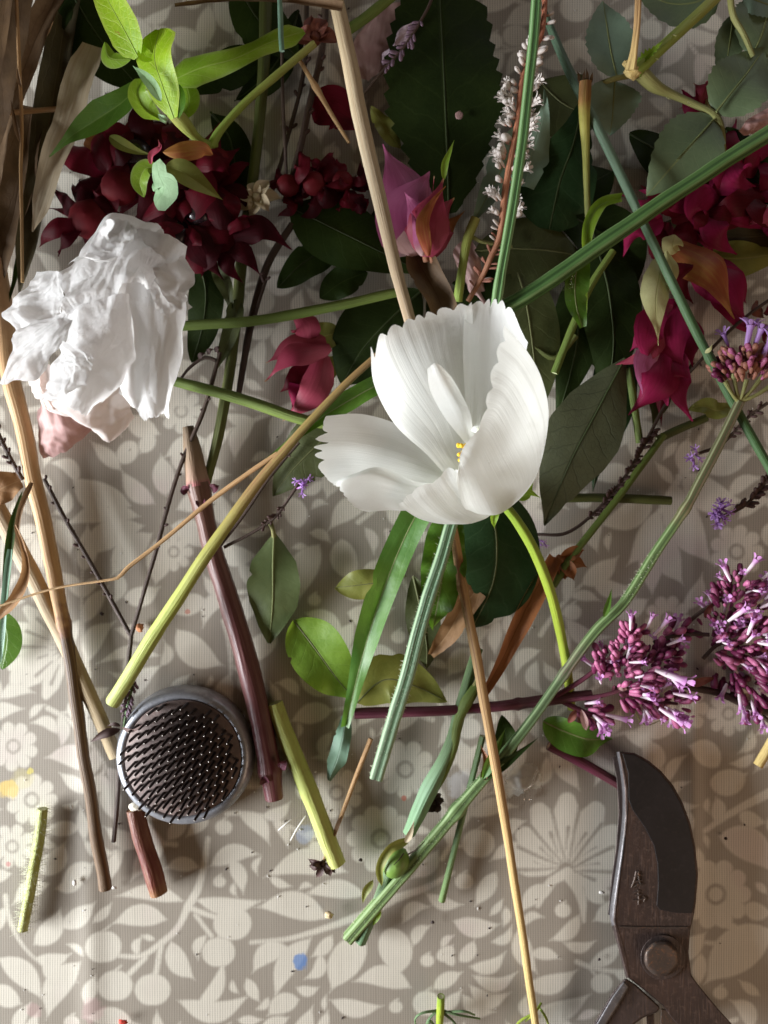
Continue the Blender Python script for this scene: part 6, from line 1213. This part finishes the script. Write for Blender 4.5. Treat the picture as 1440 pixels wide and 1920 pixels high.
for pts in [[(1015, 1880, 3), (1004, 1898, 5), (985, 1915, 2)], [(1012, 1890, 2), (1022, 1905, 4), (1030, 1925, 2)], [(1000, 1900, 4), (975, 1915, 3), (960, 1935, 1.5)]]: tube('leaflet', pts, [2.2, 2.6, 1.5], M['brightstem'], t, sides=6)
def crumb(label, x, y, rx, ry, mt, seed, name='crumb', cat='crumb'):
    o = blob(name, x, y, min(rx, ry) * .2, rx, ry, min(rx, ry) * .6, mt, None, 8, 6, .9, seed); return tag(o, label, cat, 'crumbs on the cloth')
PL = plain_mat('beige crumb', (.62, .50, .30), (.48, .36, .2)); RDM = plain_mat('red crumb', (.55, .05, .03), (.4, .03, .02)); DK = plain_mat('dark crumb', (.04, .025, .025)); WH = plain_mat('white crumb', (.75, .73, .7), (.6, .58, .55)); OR = plain_mat('orange crumb', (.52, .24, .12), (.4, .16, .07))
crumb('beige crumb on the cloth left of the verbena stalk foot', 617, 1716, 8, 6, PL, 1); crumb('small red crumb at the bottom edge', 231, 1917, 9, 5, RDM, 2); crumb('tiny dark speck by the forked twig', 191, 1151, 4, 3.5, DK, 3); crumb('white crumb between the red brown stub and the tan reed', 214, 1664, 5, 3, WH, 4)
crumb('orange crumb touching the lime cut stem', 262, 1177, 8, 9, OR, 5); crumb('white crumb right of the hairy stub', 140, 1655, 4, 6, WH, 6); crumb('dark speck right of the pale lime stub', 676, 1612, 3.5, 3, DK, 7); crumb('dark speck on the cloth near the secateur bolt', 1124, 1799, 3, 2.5, DK, 8)
crumb('dark speck on the cloth right of the secateur blade', 1361, 1572, 3.5, 3, DK, 9); crumb('white speck left of the secateur blade', 1128, 1673, 5, 3, WH, 10); crumb('dark speck on the cloth beside the long lower stem', 811, 1729, 3.5, 3, DK, 11)
for k, (pts, lab) in enumerate([([(545, 1576, 1.5), (556, 1556, 2), (573, 1530, 1.5)], 'white thread like fibre left of the pale lime stub'), ([(522, 1557, 1.5), (535, 1546, 2), (546, 1537, 1.5)], 'shorter white fibre left of the longer one')]):
    o = tube('plant_fibre', pts, [1.4, 1.8, 1], WH, sides=6); tag(o, lab, 'fibre', 'crumbs on the cloth')
pg = NT('clear wet film'); obj_ = pg.n('TexCoord').outputs['Object']; _b = pg.n('BsdfPrincipled'); _b.inputs['Base Color'].default_value = (.9, .92, .88, 1); _b.inputs['Roughness'].default_value = .3; _b.inputs['Transmission Weight'].default_value = .9; _b.inputs['IOR'].default_value = 1.08
pg.t.links.new(pg.bump(pg.noise(obj_, 300, 3), .6, .001), _b.inputs['Normal']); pg.t.links.new(_b.outputs[0], pg.out.inputs[0]); M['film'] = pg.m
t = thing('clear_scrap', 'crumpled scrap of clear film beside the jointed straw', 'clear film', 985, 1470, 1)
loft('film', [[(950, 1450, 3), (970, 1435, 6), (1000, 1430, 4)], [(948, 1475, 4), (978, 1465, 9), (1018, 1455, 4)], [(955, 1498, 2), (985, 1490, 6), (1010, 1480, 2)]], M['film'], t, 30, 30, crumple=1.6, cs=140, seed=4, ragged=.15)
rnd = random.Random(77)
for k in range(9): blob('droplet', 965 + rnd.uniform(-15, 40), 1500 + rnd.uniform(-30, 30), 1.0, *(2 * [rnd.uniform(1.5, 3.5)]), 2, M['drop'], t, 8, 6, .1, k)

# ------------------------------------------------------------------ needle holder (flower frog)
t = thing('needle_holder', 'round metal needle flower holder with rows of upright pins', 'flower frog', 352, 1410, 0)
def disc(name, px, py, prof, m, parent, seg=96):
    c = P(px, py, 0); c[2] = 0; k = PX; V, F = [], []
    for (rr, h) in prof:
        for j in range(seg): a = 6.2832 * j / seg; V.append((c[0] + rr * k * math.cos(a), c[1] + rr * k * math.sin(a), h / 1000))
    for i in range(len(prof) - 1):
        for j in range(seg): F.append((i * seg + j, i * seg + (j + 1) % seg, (i + 1) * seg + (j + 1) % seg, (i + 1) * seg + j))
    F.append(tuple(range((len(prof) - 1) * seg, len(prof) * seg)))
    return link_mesh(name, V, F, m, parent)
disc('base', 352, 1410, [(120, .0), (126, .6), (128, 2), (127, 4.5), (124, 7), (119, 8.6), (112.5, 9.2), (109, 9.0), (107.5, 8.0), (106, 7.6)], M['lead'], t)
disc('pin_plate', 352, 1410, [(106.5, 6.5), (106.5, 8.7), (105.5, 9.1), (0.5, 9.1)], M['plate'], t)
PV, PF, PU = lathe([(-.0005, .00070), (.0090, .00064), (.0108, .00056), (.01165, .00044), (.0120, .00030), (.0121, .00002)], 8)
pin_me = bpy.data.meshes.new('pin'); pin_me.from_pydata(PV, [], PF); pin_me.materials.append(M['pin']); pin_me.materials.append(M['pinglint']); pin_me.polygons.foreach_set('material_index', [1 if q // 8 >= 4 else 0 for q in range(len(PF))]); pin_me.polygons.foreach_set('use_smooth', np.ones(len(PF), bool))
rnd = random.Random(2); ca, sa = math.cos(.42), math.sin(.42); c0 = P(352, 1410, 0)
for i in range(-9, 10):
    for j in range(-9, 10):
        gx = (i + .5 * (j % 2)) * 16.6; gy = j * 14.6
        if math.hypot(gx, gy) > 103.5: continue
        x, y = gx * ca - gy * sa + rnd.uniform(-.8, .8), gx * sa + gy * ca + rnd.uniform(-.8, .8)
        o = bpy.data.objects.new('pin', pin_me); COL.objects.link(o); o.parent = t
        o.location = Vector((c0[0] + x * PX, c0[1] + y * PX, .0090)) - wloc(t); o.rotation_euler = (rnd.uniform(-.025, .025), rnd.uniform(-.025, .025), 0)

# ------------------------------------------------------------------ secateurs
t = thing('secateurs', 'old dark iron secateurs with a curved blade at the bottom right', 'secateurs', 1240, 1795, 0)
def plate(name, poly, h0, h1, m, parent, bev=2.0, sub=1, dome=0.0):
    bm = bmesh.new(); off = wloc(parent)
    pl = crn(np.array(poly + [poly[0]], float), len(poly) * sub + 1)[:-1] if sub > 1 else np.array(poly, float)
    lo = [bm.verts.new(Vector(P(x, y, h0)) - off) for x, y in pl]; hi = [bm.verts.new(Vector(P(x, y, h1)) - off) for x, y in pl]
    n = len(pl)
    bm.faces.new(hi[::-1]); bm.faces.new(lo)
    for i in range(n): bm.faces.new((lo[i], hi[i], hi[(i + 1) % n], lo[(i + 1) % n]))
    bmesh.ops.recalc_face_normals(bm, faces=bm.faces)
    me = bpy.data.meshes.new(name); bm.to_mesh(me); bm.free(); me.materials.append(m)
    o = bpy.data.objects.new(name, me); COL.objects.link(o); o.parent = parent
    b = o.modifiers.new('bevel', 'BEVEL'); b.width = bev * PX; b.segments = 3; b.limit_method = 'ANGLE'; b.angle_limit = .6
    me.polygons.foreach_set('use_smooth', np.ones(len(me.polygons), bool)); w = o.modifiers.new('wn', 'WEIGHTED_NORMAL'); w.keep_sharp = True
    return o
BODY = [(1160, 1409), (1190, 1412), (1216, 1426), (1240, 1446), (1262, 1472), (1280, 1505), (1295, 1545), (1304, 1590), (1309, 1640), (1305, 1690), (1301, 1716), (1294, 1745), (1291, 1785), (1296, 1828), (1312, 1850), (1345, 1890), (1395, 1945), (1400, 2010), (1350, 2010), (1300, 1950), (1262, 1912), (1242, 1885), (1215, 1862), (1176, 1832), (1166, 1795), (1156, 1755), (1150, 1725), (1158, 1655), (1168, 1595), (1173, 1530), (1172, 1480), (1166, 1440)]
plate('blade_body', BODY, 8, 12, M['brushed'], t, 2.5)
HOLLOW = [(1167, 1413), (1190, 1415), (1214, 1429), (1238, 1449), (1259, 1475), (1277, 1507), (1292, 1547), (1301, 1591), (1305.5, 1640), (1302, 1690), (1298, 1712), (1270, 1712), (1238, 1706), (1231, 1698), (1234, 1660), (1233, 1620), (1226, 1585), (1208, 1550), (1186, 1518), (1179, 1500), (1178, 1450)]
plate('blade', HOLLOW, 11.5, 12.35, M['blade_steel'], t, 1.2)
# the paler bevel along the left edge, a narrow sloping strip
def strip(name, left, right, hl, hr, m, parent):
    n = 60; a = cr(np.array([(x, y, 0) for x, y in left], float), n); b = cr(np.array([(x, y, 0) for x, y in right], float), n); V = []
    for i in range(n):
        V += [P(b[i, 0], b[i, 1], hr - 3), P(b[i, 0], b[i, 1], hr), P((a[i, 0] + b[i, 0]) / 2, (a[i, 1] + b[i, 1]) / 2, (hl + hr) / 2 + .3), P(a[i, 0], a[i, 1], hl), P(a[i, 0], a[i, 1], hl - 3)]
    return link_mesh(name, V, grid_faces(n, 5), m, parent)
strip('edge_bevel', [(1156, 1410), (1163, 1450), (1167, 1490), (1166, 1540), (1159, 1600), (1150, 1660), (1143, 1712), (1147, 1736)], [(1162, 1410), (1171, 1450), (1177, 1490), (1175, 1540), (1168, 1600), (1160, 1660), (1154, 1714), (1154, 1734)], 8.5, 12.2, M['edge_steel'], t)
strip('shank_bevel', [(1146, 1732), (1155, 1762), (1165, 1800), (1174, 1834)], [(1155, 1730), (1167, 1768), (1175, 1802), (1180, 1832)], 7.5, 12.1, M['iron'], t)
strip('shank_line', [(1162, 1736), (1200, 1737), (1290, 1737)], [(1162, 1740), (1200, 1741), (1290, 1741)], 12.25, 12.1, M['boltmetal'], t)
plate('counter_blade', [(1148, 1420), (1161, 1416), (1168, 1470), (1170, 1540), (1164, 1610), (1155, 1680), (1150, 1720), (1140, 1715), (1146, 1650), (1155, 1590), (1160, 1520), (1156, 1460)], 4, 7.6, M['iron'], t, 1.5)
plate('handle', [(1172, 1833), (1192, 1846), (1216, 1868), (1238, 1888), (1234, 1897), (1205, 1909), (1170, 1935), (1130, 1990), (1090, 2010), (1075, 1985), (1112, 1922), (1146, 1864)], 5, 12.6, M['iron'], t, 5.5)
plate('handle_ridge', [(1170, 1838), (1180, 1850), (1160, 1885), (1125, 1940), (1095, 1985), (1085, 1975), (1115, 1925), (1147, 1870)], 11, 13.6, M['edge_steel'], t, 4)
plate('catch', [(1240, 1890), (1262, 1898), (1274, 1914), (1268, 1945), (1246, 1945), (1238, 1915)], 7.5, 11, M['boltmetal'], t, 2)
plate('spring_plate', [(1212, 1905), (1226, 1900), (1228, 1950), (1214, 1950)], 5, 9, M['iron'], t, 2)
plate('washer', [(1243 + 42 * math.cos(a), 1795 + 42 * math.sin(a)) for a in np.linspace(0, 6.2832, 40)[:-1]], 11.8, 13.0, M['iron'], t, 1.2)
bolt = plate('bolt', [(1241 + 36 * math.cos(a), 1797 + 36 * math.sin(a)) for a in np.linspace(.35, 6.6332, 9)[:-1]], 12.5, 17.2, M['boltmetal'], t, 10)
# the two stamped characters, raised strokes
for pts in [[(1193, 1634), (1190, 1650), (1184, 1664)], [(1197, 1633), (1198, 1648), (1202, 1660)], [(1190, 1644), (1196, 1641), (1203, 1640)], [(1188, 1655), (1195, 1652), (1204, 1650)], [(1187, 1664), (1196, 1659), (1206, 1657)],
            [(1187, 1675), (1194, 1672), (1201, 1670)], [(1190, 1681), (1197, 1678), (1203, 1677)], [(1196, 1668), (1198, 1684), (1197, 1696)], [(1187, 1688), (1197, 1687), (1210, 1684)], [(1206, 1680), (1210, 1684), (1207, 1691)]]:
    tube('stamped_stroke', [(x, y, 12.1) for x, y in pts], [1.5, 1.9, 1.3], M['boltmetal'], t, sides=6, n=8, flat=.8)

def specks(name, n, seed, m, s0, s1):
    r = random.Random(seed); V, F = [], []
    for _ in range(n):
        x, y = r.uniform(0, 1440), r.uniform(880, 1920) if r.random() < .8 else r.uniform(0, 900)
        c = P(x, y, .25); c[2] = float(cloth_z(c[0], c[1])) + .0002; s = r.uniform(s0, s1) * PX; b = len(V); a = r.uniform(0, 6.28); e = r.uniform(1, 2.6)
        for dx, dy, dz in [(-e, 0, 0), (0, -1, 0), (e, 0, 0), (0, 1, 0), (.2, .1, .8)]: V.append(c + s * np.array([dx * math.cos(a) - dy * math.sin(a), dx * math.sin(a) + dy * math.cos(a), dz]))
        F += [(b, b + 1, b + 4), (b + 1, b + 2, b + 4), (b + 2, b + 3, b + 4), (b + 3, b, b + 4)]
    o = link_mesh(name, V, F, m); o['kind'] = 'stuff'; return o
tag(specks('plant_dust', 150, 5, WH, .8, 1.9), 'fine pale plant dust scattered over the cloth', 'dust'); tag(specks('dark_dust', 110, 6, DK, .8, 2.0), 'fine dark specks scattered over the cloth', 'dust')
